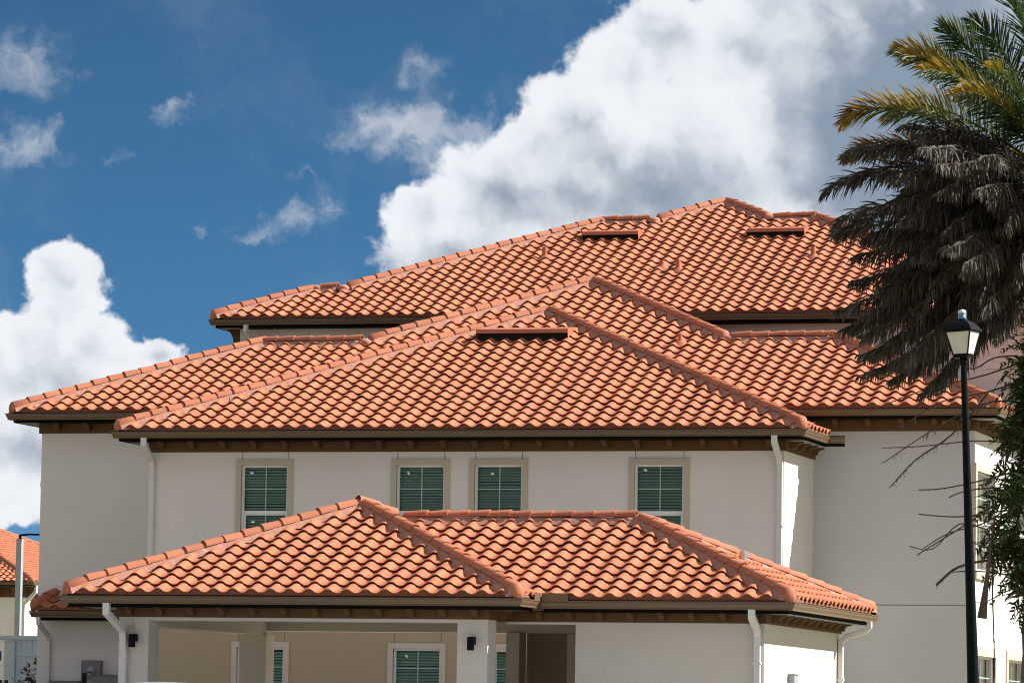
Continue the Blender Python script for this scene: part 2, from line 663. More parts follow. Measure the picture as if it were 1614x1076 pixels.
M = {}
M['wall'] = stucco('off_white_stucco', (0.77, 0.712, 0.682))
M['wall_shaded'] = stucco('shade_dulled_stucco', (0.545, 0.545, 0.57))  # the off-white wall again, deeper cooler shade put into its colour
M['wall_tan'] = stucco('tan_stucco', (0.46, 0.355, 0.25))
M['wall_bounce'] = stucco('bounce_tinted_stucco', (0.70, 0.60, 0.48))  # inner porch stucco, yellowish ground bounce put into its colour
M['wall_porch'] = stucco('porch_stucco', (0.62, 0.585, 0.53))
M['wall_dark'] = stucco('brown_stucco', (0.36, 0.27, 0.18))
M['trim'] = stucco('beige_window_trim', (0.54, 0.46, 0.37), 0.02)
M['trim_low'] = stucco('pinkish_window_trim', (0.62, 0.53, 0.46), 0.02)
M['joint'] = simple('joint_sealant', (0.22, 0.18, 0.15), 0.8)
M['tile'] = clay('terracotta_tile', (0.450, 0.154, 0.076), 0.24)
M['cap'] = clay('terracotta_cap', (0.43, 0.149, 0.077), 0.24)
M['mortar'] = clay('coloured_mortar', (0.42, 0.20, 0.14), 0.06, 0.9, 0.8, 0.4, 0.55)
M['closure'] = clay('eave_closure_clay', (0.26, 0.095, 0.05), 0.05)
M['deck'] = simple('roof_underlay', (0.10, 0.045, 0.03), 0.9)
M['gutter'] = simple('bronze_gutter', (0.135, 0.085, 0.046), 0.42, 0.06, 1.2, spec=0.5)
M['fascia'] = simple('shade_black_fascia', (0.008, 0.007, 0.006), 0.8, spec=0.05)  # board's shadow behind the gutter put into a near-black colour
M['frieze'] = simple('brown_frieze', (0.120, 0.067, 0.033), 0.7, 0.08, spec=0.12)
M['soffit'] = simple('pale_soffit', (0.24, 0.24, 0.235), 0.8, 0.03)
M['soffit_shaded'] = simple('shade_darkened_soffit', (0.022, 0.015, 0.009), 0.85, 0.05, spec=0.05)  # front soffits: shade under the eaves put into the colour
M['spout'] = simple('white_downspout', (0.66, 0.65, 0.63), 0.4, 0.04, 1.5)
M['vinyl'] = simple('white_vinyl', (0.78, 0.78, 0.78), 0.35, 0.02)
M['vent'] = simple('painted_vent', (0.42, 0.14, 0.075), 0.5, 0.08, 4)
M['dark'] = simple('dark_void', (0.012, 0.010, 0.009), 0.9)
M['blind'] = simple('blind_slat', (0.68, 0.74, 0.60), 0.6, 0.05)
M['muntin'] = simple('glass_tinted_muntin', (0.36, 0.50, 0.42), 0.5, 0.03)  # white bars, green light through the glass put into their colour
M['room'] = simple('room_dark', (0.05, 0.05, 0.045), 0.9)
M['glass'] = glassmat('green_tinted_glass', (0.84, 0.90, 0.83), -0.016)
M['black'] = simple('black_metal', (0.0035, 0.0042, 0.006), 0.5, 0.1, 8, spec=0.09)
M['steel'] = simple('galvanised_steel', (0.55, 0.55, 0.54), 0.35, 0.1, 20, metal=1.0)
M['greybox'] = simple('grey_enclosure', (0.20, 0.195, 0.185), 0.5, 0.06)
M['bluebox'] = simple('pale_grey_enclosure', (0.30, 0.34, 0.37), 0.5, 0.05)
M['white'] = simple('white_paint', (0.75, 0.75, 0.74), 0.5, 0.03)
M['paper'] = simple('white_sticker', (0.85, 0.85, 0.85), 0.7, 0.02)
M['navy'] = simple('navy_paint', (0.012, 0.014, 0.08), 0.5)
M['fence'] = simple('white_vinyl_fence', (0.55, 0.60, 0.64), 0.45, 0.04)
M['mast'] = simple('grey_mast', (0.30, 0.335, 0.36), 0.45, 0.05)
M['carpaint'] = simple('sky_tinted_car_paint', (0.42, 0.48, 0.58), 0.25, 0.02, metal=0.3, spec=0.6)  # blue sky reflection put into the car's base colour
M['rubber'] = simple('black_rubber', (0.02, 0.02, 0.02), 0.8)
M['carglass'] = simple('car_glass', (0.02, 0.025, 0.03), 0.08, spec=0.8)
M['lampred'] = simple('red_lens', (0.35, 0.01, 0.01), 0.2)
M['lens'] = simple('clear_lens', (0.7, 0.7, 0.72), 0.15)
M['photocell'] = simple('blue_photocell', (0.10, 0.25, 0.40), 0.4)
M['lampglass'] = simple('frosted_pane', (0.60, 0.59, 0.56), 0.25, 0.12, 6, spec=0.6)
M['wire'] = simple('pale_wire', (0.45, 0.40, 0.35), 0.5)
M['concrete'] = simple('concrete', (0.39, 0.37, 0.34), 0.9, 0.1, 2, 0.3, 40)
M['bark'] = simple('palm_trunk_bark', (0.10, 0.075, 0.055), 0.95, 0.3, 6, 0.8, 14, vdist=0.03)
M['stalk'] = simple('dry_stalk', (0.085, 0.058, 0.038), 0.85, 0.35, 9)
M['frond'] = leafmat('palm_leaf', [(0.0, (0.026, 0.066, 0.013)), (0.30, (0.085, 0.105, 0.016)), (0.5, (0.34, 0.22, 0.018)), (0.70, (0.17, 0.09, 0.028)), (1.0, (0.105, 0.085, 0.066))])
M['dead'] = leafmat('dead_palm_leaf', [(0.0, (0.035, 0.05, 0.016)), (0.35, (0.045, 0.034, 0.022)), (0.8, (0.072, 0.060, 0.044)), (1.0, (0.135, 0.120, 0.098))], 0.7, 0.15)
M['fern'] = leafmat('fern_leaf', [(0.0, (0.016, 0.030, 0.007)), (0.6, (0.040, 0.066, 0.010)), (1.0, (0.10, 0.115, 0.014))], 0.5, 0.35)
M['shrub'] = leafmat('shrub_leaf', [(0.0, (0.018, 0.026, 0.010)), (0.6, (0.05, 0.045, 0.012)), (1.0, (0.13, 0.075, 0.02))], 0.35, 0.2)


def groundmat():
    m, t, p = newmat('lawn_and_soil')
    g = node(t, 'ShaderNodeNewGeometry')
    n = node(t, 'ShaderNodeTexNoise', Scale=0.35, Detail=8.0, Roughness=0.6)
    t.links.new(g.outputs['Position'], n.inputs['Vector'])
    n2 = node(t, 'ShaderNodeTexNoise', Scale=14.0, Detail=5.0, Roughness=0.7)
    t.links.new(g.outputs['Position'], n2.inputs['Vector'])
    cr = node(t, 'ShaderNodeValToRGB')
    e = cr.color_ramp.elements
    e[0].position, e[0].color = 0.3, (0.15, 0.17, 0.07, 1)
    e[1].position, e[1].color = 0.7, (0.25, 0.23, 0.13, 1)
    mm = node(t, 'ShaderNodeMath', _operation='MULTIPLY_ADD')
    t.links.new(n2.outputs['Fac'], mm.inputs[0])
    mm.inputs[1].default_value = 0.4
    mm2 = node(t, 'ShaderNodeMath', _operation='MULTIPLY_ADD')
    t.links.new(n.outputs['Fac'], mm2.inputs[0])
    mm2.inputs[1].default_value = 0.6
    t.links.new(mm2.outputs[0], mm.inputs[2])
    t.links.new(mm.outputs[0], cr.inputs[0])
    t.links.new(cr.outputs[0], p.inputs['Base Color'])
    p.inputs['Roughness'].default_value = 0.95
    return m


M['ground'] = groundmat()

# ------------------------------------------------------------------ ground
def ground_z(y):
    """the viewer stands about a metre below the building's pad"""
    s = min(1, max(0, (y - 18) / 30))
    s = s * s * (3 - 2 * s)
    return GROUND - 1.0 * (1 - s)


mb = MB()
ys = [-400, -100, -30, 0, 10, 18, 22, 26, 30, 34, 38, 42, 46, 48, 60, 80, 120, 200, 400, 1200, 3000]
xs = [-2500, -800, -300, -120, -60, -40, -20, 0, 20, 60, 120, 300, 800, 2500]
mb.grid([[(x, y, ground_z(y)) for x in xs] for y in ys])
g = obj('ground', mb, M['ground'])
g['kind'] = 'structure'
mb = MB()
mb.box(-60, 8, 46, 66.2, GROUND + 0.004 - 0.1, GROUND + 0.03)  # unseen paving, extended leftwards to bounce light onto the walls
d = obj('driveway', mb, M['concrete'])
d['kind'] = 'structure'
mb = MB()
mb.box(-27, -18.2, 66.205, 78.85, GROUND - 0.1, GROUND + 0.04)
d = obj('carport_floor', mb, M['concrete'])
d['kind'] = 'structure'

# ------------------------------------------------------------------ roof tiles
TW = 0.305          # cover width of one S-tile
RUN = 0.3046        # plan run of one course
PITCH = 5 / 12
SL = math.sqrt(1 + PITCH * PITCH)
EXPO = RUN * SL
TL = EXPO + 0.07
LIFT, THICK = 0.037, 0.014
PROF = [(0.0, 0.008), (0.03, 0.0), (0.075, 0.003), (0.105, 0.016), (0.135, 0.040), (0.168, 0.059), (0.205, 0.066), (0.238, 0.057), (0.266, 0.036), (0.290, 0.014), (0.312, 0.010)]


def tile_mb():
    mb = MB()
    mid = TL * 0.5

    def nn(v):
        return LIFT * (1 - v / EXPO)
    top = [[(u, v, n + nn(v) + THICK) for u, n in PROF] for v in (0.0, TL)]
    mb.grid(top, True)
    butt = [[(u, 0.0, n + nn(0)) for u, n in PROF], [(u, 0.0, n + nn(0) + THICK) for u, n in PROF]]
    mb.grid(butt, False)
    # right-hand lip
    u, n = PROF[-1]
    mb.face([(u, 0, n + nn(0)), (u, TL, n + nn(TL)), (u, TL, n + nn(TL) + THICK), (u, 0, n + nn(0) + THICK)])
    return mb


TILE_MB = tile_mb()


def tile_mesh():
    me = bpy.data.meshes.new('tile')
    me.from_pydata(TILE_MB.v, [], TILE_MB.f)
    me.polygons.foreach_set('use_smooth', TILE_MB.sm)
    me.materials.append(M['tile'])
    me.update()
    return me


TILE = tile_mesh()


def inside(poly, u, r):
    c = False
    n = len(poly)
    for i in range(n):
        x1, y1 = poly[i]
        x2, y2 = poly[(i + 1) % n]
        if (y1 > r) != (y2 > r) and u < (x2 - x1) * (r - y1) / (y2 - y1) + x1:
            c = not c
    return c


def seg_hits(p, q, u0, u1, r0, r1):
    """does segment p-q pass through the rectangle (Liang-Barsky)"""
    t0, t1 = 0.0, 1.0
    dxx, dyy = q[0] - p[0], q[1] - p[1]
    for a, b in ((-dxx, p[0] - u0), (dxx, u1 - p[0]), (-dyy, p[1] - r0), (dyy, r1 - p[1])):
        if abs(a) < 1e-9:
            if b < 0:
                return False
        else:
            t = b / a
            if a < 0:
                t0 = max(t0, t)
            else:
                t1 = min(t1, t)
    return t0 <= t1


def clip_tile(cuts):
    bm = bmesh.new()
    bm.from_mesh(TILE)
    for co, no in cuts:
        geom = bm.verts[:] + bm.edges[:] + bm.faces[:]
        bmesh.ops.bisect_plane(bm, geom=geom, plane_co=co, plane_no=no, clear_outer=True, dist=1e-5)
        if not bm.faces:
            break
    if not bm.faces:
        bm.free()
        return None
    me = bpy.data.meshes.new('cut_tile')
    bm.to_mesh(me)
    bm.free()
    me.materials.append(M['tile'])
    return me


EYE = Vector((0, 0, 0))


class Slope:
    """one roof slope: corner point O on the gutter line, U along the eave, W horizontally inwards"""

    def __init__(self, O, U, W, poly, u_off=0.0, skip=None, vents=()):
        self.O, self.U, self.W = Vector(O), Vector((*U, 0)), Vector((*W, 0))
        self.poly, self.u_off, self.skip = poly, u_off, skip
        self.V = (self.W + Vector((0, 0, PITCH))).normalized()
        self.N = self.U.cross(self.V).normalized()

    def at(self, u, r, h=-0.005):
        return self.O + self.U * u + self.W * r + Vector((0, 0, h + PITCH * r))

    def tiles(self, out):
        us = [p[0] for p in self.poly]
        rs = [p[1] for p in self.poly]
        n = len(self.poly)
        area = sum(self.poly[i][0] * self.poly[(i + 1) % n][1] - self.poly[(i + 1) % n][0] * self.poly[i][1] for i in range(n))
        sgn = 1 if area > 0 else -1
        r = 0.055
        while r < max(rs):
            u = min(us) - TW + self.u_off
            while u < max(us) + TW:
                r1 = r + RUN * 1.2
                cu, cr = u + TW / 2, r + RUN / 2
                cuts = []
                for i in range(n):
                    p, q = self.poly[i], self.poly[(i + 1) % n]
                    if abs(p[1]) < 1e-6 and abs(q[1]) < 1e-6:
                        continue
                    e = (q[0] - p[0], q[1] - p[1])
                    L = math.hypot(*e)
                    no = (e[1] / L * sgn, -e[0] / L * sgn)
                    ins = 0.045
                    p2 = (p[0] - no[0] * ins, p[1] - no[1] * ins)
                    q2 = (q[0] - no[0] * ins, q[1] - no[1] * ins)
                    if seg_hits(p2, q2, u - 0.01, u + TW + 0.02, r - 0.01, r1 + 0.02):
                        cuts.append(((p2[0] - u, (p2[1] - r) * SL, 0), (no[0], no[1] / SL, 0)))
                ok = inside(self.poly, cu, cr) or (cuts and any(inside(self.poly, a, b) for a, b in ((u + .02, r + .02), (u + TW - .02, r + .02), (u + .02, r + RUN - .02), (u + TW - .02, r + RUN - .02))))
                if ok and not (self.skip and self.skip(self.at(cu, cr))):
                    me = TILE
                    if cuts:
                        me = clip_tile(cuts)
                    if me is not None:
                        pos = self.at(u, r)
                        jr = Matrix.Rotation(random.gauss(0, 0.007), 4, 'Z') @ Matrix.Rotation(random.gauss(0, 0.006), 4, 'X')
                        mt = Matrix(((self.U.x, self.V.x, self.N.x, pos.x), (self.U.y, self.V.y, self.N.y, pos.y), (self.U.z, self.V.z, self.N.z, pos.z), (0, 0, 0, 1)))
                        mt = mt @ Matrix.Translation((0, random.gauss(0, 0.003), random.uniform(0, 0.003))) @ jr
                        out.append(((self.at(cu, cr) - EYE).length, me, mt))
                u += TW
            r += RUN

    def deck(self, mb):
        mb.face([self.at(u, max(r, 0.07), -0.022) for u, r in self.poly])


def lay_tiles(entries, roof, limit=300):
    entries.sort(key=lambda e: e[0])
    pb = BASE[roof]
    rest = MB()
    for k, (d, me, mt) in enumerate(entries):
        if k < limit:
            o = bpy.data.objects.new('tile', me)
            C.objects.link(o)
            o.parent = roof
            m2 = mt.copy()
            m2.translation = mt.translation - pb
            o.matrix_local = m2
        else:
            i = len(rest.v)
            rest.v += [tuple(mt @ v.co) for v in me.vertices]
            for p in me.polygons:
                rest.f.append(tuple(i + v for v in p.vertices))
                rest.sm.append(p.use_smooth)
                rest.attr.append(0)
    if rest.v:
        o = obj('tile_field', rest, M['tile'], roof)
        o['kind'] = 'stuff'


# ------------------------------------------------------------------ ridge and hip caps
def cap_mb(length=0.40, r0=0.112, r1=0.092, th=0.017):
    """half-barrel cap along +y, wide open end at y=0, resting on z=0"""
    mb = MB()
    n = 8
    ang = [math.pi * k / n for k in range(n + 1)]
    rows = []
    for y, r in ((0.0, r0), (length, r1)):
        rows.append([(-math.cos(t) * r, y, math.sin(t) * r * 0.95) for t in ang])
    mb.grid(rows, True)
    ring = [[(-math.cos(t) * (r0 - th), 0.0, math.sin(t) * (r0 - th) * 0.95) for t in ang], [(-math.cos(t) * r0, 0.0, math.sin(t) * r0 * 0.95) for t in ang]]
    mb.grid(ring, False)
    inner = [[(-math.cos(t) * (r0 - th), y, math.sin(t) * (r0 - th) * 0.95) for t in ang] for y in (0.10, 0.0)]
    mb.grid(inner, True)
    return mb


CAP_MB = cap_mb()


def mb_mesh(name, mb, mat):
    me = bpy.data.meshes.new(name)
    me.from_pydata(mb.v, [], mb.f)
    me.polygons.foreach_set('use_smooth', mb.sm)
    me.materials.append(mat)
    me.update()
    return me


CAP = mb_mesh('ridge_cap', CAP_MB, M['cap'])


def starter_mb():
    """closed first cap of a hip: barrel with a rounded, downward-sloping nose"""
    mb = MB()
    n = 10
    ang = [math.pi * k / n for k in range(n + 1)]
    rows = []
    for y, s, dz in ((-0.085, 0.30, -0.06), (-0.07, 0.62, -0.045), (-0.04, 0.86, -0.02), (0.0, 1.0, 0.0), (0.40, 0.86, 0.0)):
        rows.append([(-math.cos(t) * 0.118 * s, y, math.sin(t) * 0.115 * s + (dz if 0 < t < 3.14 else dz - 0.05)) for t in ang])
    mb.grid(rows, True)
    mb.face(rows[0])
    return mb


STARTER = mb_mesh('hip_starter', starter_mb(), M['cap'])


def place(me, name, pos, along, parent, roll=0.0):
    y = along.normalized()
    x = y.cross(Vector((0, 0, 1))).normalized()
    z = x.cross(y)
    o = bpy.data.objects.new(name, me)
    C.objects.link(o)
    o.parent = parent
    m = Matrix(((x.x, y.x, z.x, pos.x), (x.y, y.y, z.y, pos.y), (x.z, y.z, z.z, pos.z), (0, 0, 0, 1)))
    m = m @ Matrix.Rotation(roll, 4, 'Y')
    m.translation = pos - BASE[parent]
    o.matrix_local = m
    return o


def cap_line(p0, p1, parent, hip=True, start=True, drop=None, half=0.21, end_trim=0.0, reverse=False):
    """caps from the low (or left) end p0 to p1, both on the gutter-level roof plane, with their mortar bed"""
    p0, p1 = Vector(p0), Vector(p1)
    d = (p1 - p0)
    L = d.length - end_trim
    d.normalize()
    side = Vector((d.y, -d.x, 0)).normalized()
    if drop is None:
        drop = PITCH / math.sqrt(2) if hip else PITCH
    # mortar bed
    mb = MB()
    n = max(3, int(L / 0.07))
    rows = []
    for k in range(n + 1):
        c = p0 + d * (0.13 + (L - 0.13) * k / n)
        row = []
        for sd in (-1, 1):
            q = []
            for l, h in ((half + random.gauss(0, 0.020), 0.020 + random.gauss(0, 0.008)), (half * 0.62 + random.gauss(0, 0.008), 0.074 + random.gauss(0, 0.006)), (0.088, 0.100)):
                q.append(c + side * sd * l + Vector((0, 0, h - drop * l + 0.018)))
            row += q if sd < 0 else list(reversed(q))
        rows.append(row)
    mb.grid(rows, True)
    mb.face(rows[0])
    mb.face(list(reversed(rows[-1])))
    obj('mortar_bed', mb, M['mortar'], parent)
    # caps
    step = 0.348
    s = 0.12
    k = 0
    upv = side.cross(d)
    if upv.z < 0:
        upv = -upv
    while s < L - 0.16:
        along = d
        pos = p0 + d * s + Vector((0, 0, 0.085 + random.gauss(0, 0.003)))
        if k == 0 and start:
            place(STARTER, 'hip_starter', p0 + d * (s + 0.02) + Vector((0, 0, 0.075)), d, parent)
        else:
            a2 = (d - upv * 0.022 + side * random.gauss(0, 0.012)).normalized()
            if reverse:
                a2 = (-d - upv * 0.022 + side * random.gauss(0, 0.012)).normalized()
                pos = p0 + d * min(L, s + step) + Vector((0, 0, 0.085 + random.gauss(0, 0.003)))
            place(CAP, 'ridge_cap', pos + upv * 0.012, a2, parent, random.gauss(0, 0.03))
        s += step
        k += 1


def lump(pos, rx, ry, rz, parent, name='mortar_cap', seed=0):
    rnd = random.Random(seed)
    mb = MB()
    rows = []
    for i in range(7):
        t = math.pi * 0.62 * i / 6
        rows.append([(pos[0] + math.sin(t) * rx * 0.72 * math.cos(a) * (1 + rnd.uniform(-.09, .09)), pos[1] + math.sin(t) * ry * 0.72 * math.sin(a) * (1 + rnd.uniform(-.09, .09)), pos[2] + math.cos(t) * rz * 0.62 * (1 + rnd.uniform(-.05, .05))) for a in [2 * math.pi * j / 12 for j in range(12)]])
    mb.grid(rows, True, True)
    obj(name, mb, M['mortar'], parent)


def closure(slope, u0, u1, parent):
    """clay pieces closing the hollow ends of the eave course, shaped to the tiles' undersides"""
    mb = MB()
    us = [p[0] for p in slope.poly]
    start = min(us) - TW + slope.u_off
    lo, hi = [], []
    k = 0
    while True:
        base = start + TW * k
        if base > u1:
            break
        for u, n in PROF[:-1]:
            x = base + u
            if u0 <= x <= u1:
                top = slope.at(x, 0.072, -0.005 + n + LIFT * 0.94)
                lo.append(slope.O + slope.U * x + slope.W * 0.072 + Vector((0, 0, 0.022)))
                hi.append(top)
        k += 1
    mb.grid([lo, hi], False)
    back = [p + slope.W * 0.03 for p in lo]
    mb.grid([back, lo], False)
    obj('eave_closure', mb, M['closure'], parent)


GUT = [(0, 0), (0, -0.014), (-0.012, -0.020), (-0.012, -0.036), (-0.020, -0.060), (-0.036, -0.086), (-0.042, -0.098), (-0.036, -0.104), (-0.036, -0.118), (-0.125, -0.118), (-0.125, 0.0), (-0.115, 0.0), (-0.115, -0.10), (-0.055, -0.10), (-0.022, -0.03), (-0.012, -0.004), (-0.012, 0)]


def gutter(path, parent):
    mb = MB()
    mb.sweep(GUT, path)
    o = obj('gutter', mb, M['gutter'], parent)
    mb = MB()
    mb.sweep([(-0.127, 0.024), (-0.127, -0.170), (-0.150, -0.170), (-0.150, 0.024)], path)
    obj('fascia', mb, M['fascia'], parent)
    # bright strap clips across the gutter mouth
    mb = MB()
    for k in range(len(path) - 1):
        a, b = Vector(path[k]), Vector(path[k + 1])
        L = (b - a).length
        n = int(L / 1.8)
        dd = (b - a).normalized()
        ou = Vector((dd.y, -dd.x, 0))
        for j in range(n):
            c = a + dd * (1.0 + 1.8 * j) - ou * 0.115
            mb.box(c.x - 0.012, c.x + 0.012, c.y - 0.012, c.y + 0.012, c.z - 0.005, c.z + 0.03)
    if mb.v:
        obj('gutter_clip', mb, M['steel'], parent)


def rail(path, parent, name, mat, o0, o1, z0, z1):
    mb = MB()
    mb.sweep([(o1, z1), (o1, z0), (o0, z0), (o0, z1)], path)
    return obj(name, mb, mat, parent)


def bracket_mesh(h, out, th=0.085):
    """corbel: plate in the y-z plane, wall at y=0, outwards -y, top at z=0, concave lower edge"""
    lip = min(0.03, h * 0.2)
    foot = out * 0.5
    prof = [(0, 0), (-out, 0), (-out, -lip)]
    for k in range(1, 8):
        t = math.pi / 2 * k / 7
        prof.append((-out + (out - foot) * math.sin(t), -lip - (h - lip * 2) * (1 - math.cos(t))))
    prof += [(-foot, -h), (0, -h)]
    mb = MB()
    a = [(-th / 2, y, z) for y, z in prof]
    b = [(th / 2, y, z) for y, z in prof]
    mb.grid([a, b], False, True)
    mb.face(list(reversed(a)))
    mb.face(b)
    return mb_mesh('bracket', mb, M['frieze'])


def put_bracket(me, pos, ang, parent):
    o = bpy.data.objects.new('bracket', me)
    C.objects.link(o)
    o.parent = parent
    o.location = Vector(pos) - BASE[parent]
    o.rotation_euler = (0, 0, ang)
    return o


def roof_vent(slope, u0, u1, r, parent, depth=0.62, hgt=0.15):
    """low hooded vent: a sheet-metal hood lying on the tiles with an open dark mouth towards the eave"""
    mb = MB()
    A = lambda u, rr, h: slope.at(u, rr, 0.01 + h)
    t0, lip = 0.12 + hgt, 0.075
    f0, f1 = A(u0, r, t0), A(u1, r, t0)
    b0, b1 = A(u0, r + depth, 0.10), A(u1, r + depth, 0.10)
    dn = Vector((0, 0, -lip))
    mb.face([f0, f1, b1, b0])
    mb.face([f0 + dn, f1 + dn, f1, f0])
    back = slope.W * 0.03
    mb.face([f0 + dn + back, f1 + dn + back, f1 + dn, f0 + dn])
    for f, b, u in ((f0, b0, u0), (f1, b1, u1)):
        mb.face([f, b, A(u, r + depth, 0.0), A(u, r + 0.03, 0.03), f + dn])
    o = obj('roof_vent', mb, M['vent'], parent)
    mb = MB()
    p0, p1 = A(u0 + 0.01, r + 0.10, 0.0), A(u1 - 0.01, r + 0.10, 0.0)
    mb.face([p0, p1, p1 + Vector((0, 0, 0.21)), p0 + Vector((0, 0, 0.21))])
    return o, mb


def vent_pipe(slope, u, r, parent, h=0.20, rad=0.05, mat='vent', flash=True):
    p = slope.at(u, r, 0.01)
    mb = MB()
    mb.tube([p + Vector((0, 0, 0.0)), p + Vector((0, 0, 0.10 + h))], rad, 12, True)
    if flash:
        rows = []
        for rr, z in ((0.15, 0.01), (0.10, 0.045), (0.07, 0.075), (rad, 0.085)):
            rows.append([p + Vector((math.cos(a) * rr, math.sin(a) * rr, z + PITCH * rr * (math.sin(a) * slope.W.y + math.cos(a) * slope.W.x) + 0.03)) for a in [2 * math.pi * k / 12 for k in range(12)]])
        mb.grid(rows, True, True)
    obj('vent_pipe', mb, M[mat], parent)


# ------------------------------------------------------------------ walls, windows, pipes
def front(yw):
    return lambda u, d, z: (u, yw - d, z)


def side(xw):
    return lambda u, d, z: (xw + d, u, z)


def mbox(mb, fm, u0, u1, d0, d1, z0, z1):
    i = len(mb.v)
    for u, d, z in ((u0, d0, z0), (u1, d0, z0), (u1, d1, z0), (u0, d1, z0), (u0, d0, z1), (u1, d0, z1), (u1, d1, z1), (u0, d1, z1)):
        mb.v.append(fm(u, d, z))
    for q in ((0, 3, 2, 1), (4, 5, 6, 7), (0, 1, 5, 4), (1, 2, 6, 5), (2, 3, 7, 6), (3, 0, 4, 7)):
        mb.f.append(tuple(i + k for k in q))
        mb.sm.append(False)
        mb.attr.append(0)


def wall_sheet(mb, fm, u0, u1, z0, z1, holes=(), reveal=0.16):
    us = sorted({u0, u1, *[h[0] for h in holes], *[h[1] for h in holes]})
    zs = sorted({z0, z1, *[h[2] for h in holes], *[h[3] for h in holes]})
    for a, b in zip(us, us[1:]):
        for c, d in zip(zs, zs[1:]):
            m, n = (a + b) / 2, (c + d) / 2
            if any(h[0] < m < h[1] and h[2] < n < h[3] for h in holes):
                continue
            mb.face([fm(a, 0, c), fm(b, 0, c), fm(b, 0, d), fm(a, 0, d)])
    for a, b, c, d in holes:
        for p, q in (((a, c), (b, c)), ((b, c), (b, d)), ((b, d), (a, d)), ((a, d), (a, c))):
            mb.face([fm(p[0], 0, p[1]), fm(q[0], 0, q[1]), fm(q[0], -reveal, q[1]), fm(p[0], -reveal, p[1])])


def window(house, fm, u0, u1, z0, z1, trim='trim', stickers=(), split=0.5, grid=True, tw=0.10, slats=True):
    """single-hung window; (u0,u1,z0,z1) is the outside of its raised stucco trim. Returns the wall opening."""
    a0, a1, b0, b1 = u0 + tw, u1 - tw, z0 + tw, z1 - tw
    fr = MB()
    fw_ = 0.04
    mbox(fr, fm, a0, a0 + fw_, -0.115, -0.045, b0, b1)
    mbox(fr, fm, a1 - fw_, a1, -0.115, -0.045, b0, b1)
    mbox(fr, fm, a0 + fw_, a1 - fw_, -0.115, -0.045, b0, b0 + fw_)
    mbox(fr, fm, a0 + fw_, a1 - fw_, -0.115, -0.045, b1 - fw_, b1)
    zm = b0 + (b1 - b0) * split
    mbox(fr, fm, a0 + fw_, a1 - fw_, -0.11, -0.05, zm - 0.03, zm + 0.025)
    # lower sash stands a little inwards
    s = 0.028
    mbox(fr, fm, a0 + fw_, a0 + fw_ + s, -0.125, -0.075, b0 + fw_, zm - 0.03)
    mbox(fr, fm, a1 - fw_ - s, a1 - fw_, -0.125, -0.075, b0 + fw_, zm - 0.03)
    mbox(fr, fm, a0 + fw_ + s, a1 - fw_ - s, -0.125, -0.075, b0 + fw_, b0 + fw_ + s)
    mbox(fr, fm, a0 + fw_ + s, a1 - fw_ - s, -0.125, -0.075, zm - 0.03 - s, zm - 0.031)
    w = obj('window', fr, M['vinyl'], house)
    gu = MB()
    mbox(gu, fm, a0 + fw_ - 0.004, a1 - fw_ + 0.004, -0.088, -0.082, zm + 0.022, b1 - fw_ + 0.004)
    obj('glass_pane', gu, M['glass'], w)
    gl = MB()
    mbox(gl, fm, a0 + fw_ + s - 0.004, a1 - fw_ - s + 0.004, -0.104, -0.098, b0 + fw_ + s - 0.004, zm - 0.03 - s + 0.004)
    obj('glass_pane', gl, M['glass'], w)
    if grid:
        mu = MB()
        um = (a0 + a1) / 2
        h = 0.010
        for z_a, z_b, dd in ((zm + 0.025, b1 - fw_, -0.0775), (b0 + fw_ + s, zm - 0.03 - s, -0.0935)):
            mbox(mu, fm, um - h, um + h, dd - 0.004, dd, z_a, z_b)
            zc = (z_a + z_b) / 2
            mbox(mu, fm, a0 + fw_, um - h, dd - 0.004, dd, zc - h, zc + h)
            mbox(mu, fm, um + h, a1 - fw_, dd - 0.004, dd, zc - h, zc + h)
        obj('muntin', mu, M['muntin'], w)
    if slats:
        bl = MB()
        gap = random.uniform(0.0, 0.03)
        tilt = random.uniform(-0.004, 0.003)
        z = b0 + 0.05 + random.uniform(0, 0.03)
        while z < b1 - 0.05:
            j = random.gauss(0, 0.002)
            if z > b1 - 0.05 - gap:
                break
            bl.face([fm(a0 + 0.01, -0.150, z + j), fm(a1 - 0.01, -0.150, z + j), fm(a1 - 0.01, -0.172, z + 0.041 + tilt), fm(a0 + 0.01, -0.172, z + 0.041 + tilt)])
            z += 0.0525
        o = obj('blind', bl, M['blind'], w)
    rm = MB()
    rm.face([fm(a0 - 0.05, -0.26, b0 - 0.05), fm(a1 + 0.05, -0.26, b0 - 0.05), fm(a1 + 0.05, -0.26, b1 + 0.05), fm(a0 - 0.05, -0.26, b1 + 0.05)])
    obj('room_backdrop', rm, M['room'], w)
    tr = MB()
    p = 0.035
    mbox(tr, fm, u0, u1, -0.02, p, z1 - tw, z1)
    mbox(tr, fm, u0, u0 + tw, -0.02, p - 0.002, z0 + tw, z1 - tw)
    mbox(tr, fm, u1 - tw, u1, -0.02, p - 0.002, z0 + tw, z1 - tw)
    mbox(tr, fm, u0 - 0.02, u1 + 0.02, -0.02, p + 0.02, z0, z0 + tw)
    obj('window_trim', tr, M[trim], w)
    for su, sz, ang in stickers:
        st = MB()
        c, sn = math.cos(ang), math.sin(ang)
        q = []
        for x, y in ((-.032, -.018), (.032, -.018), (.032, .018), (-.032, .018)):
            q.append(fm(su + x * c - y * sn, -0.0805, sz + x * sn + y * c))
        st.face(q)
        obj('sticker', st, M['paper'], w)
    return (a0, a1, b0, b1)


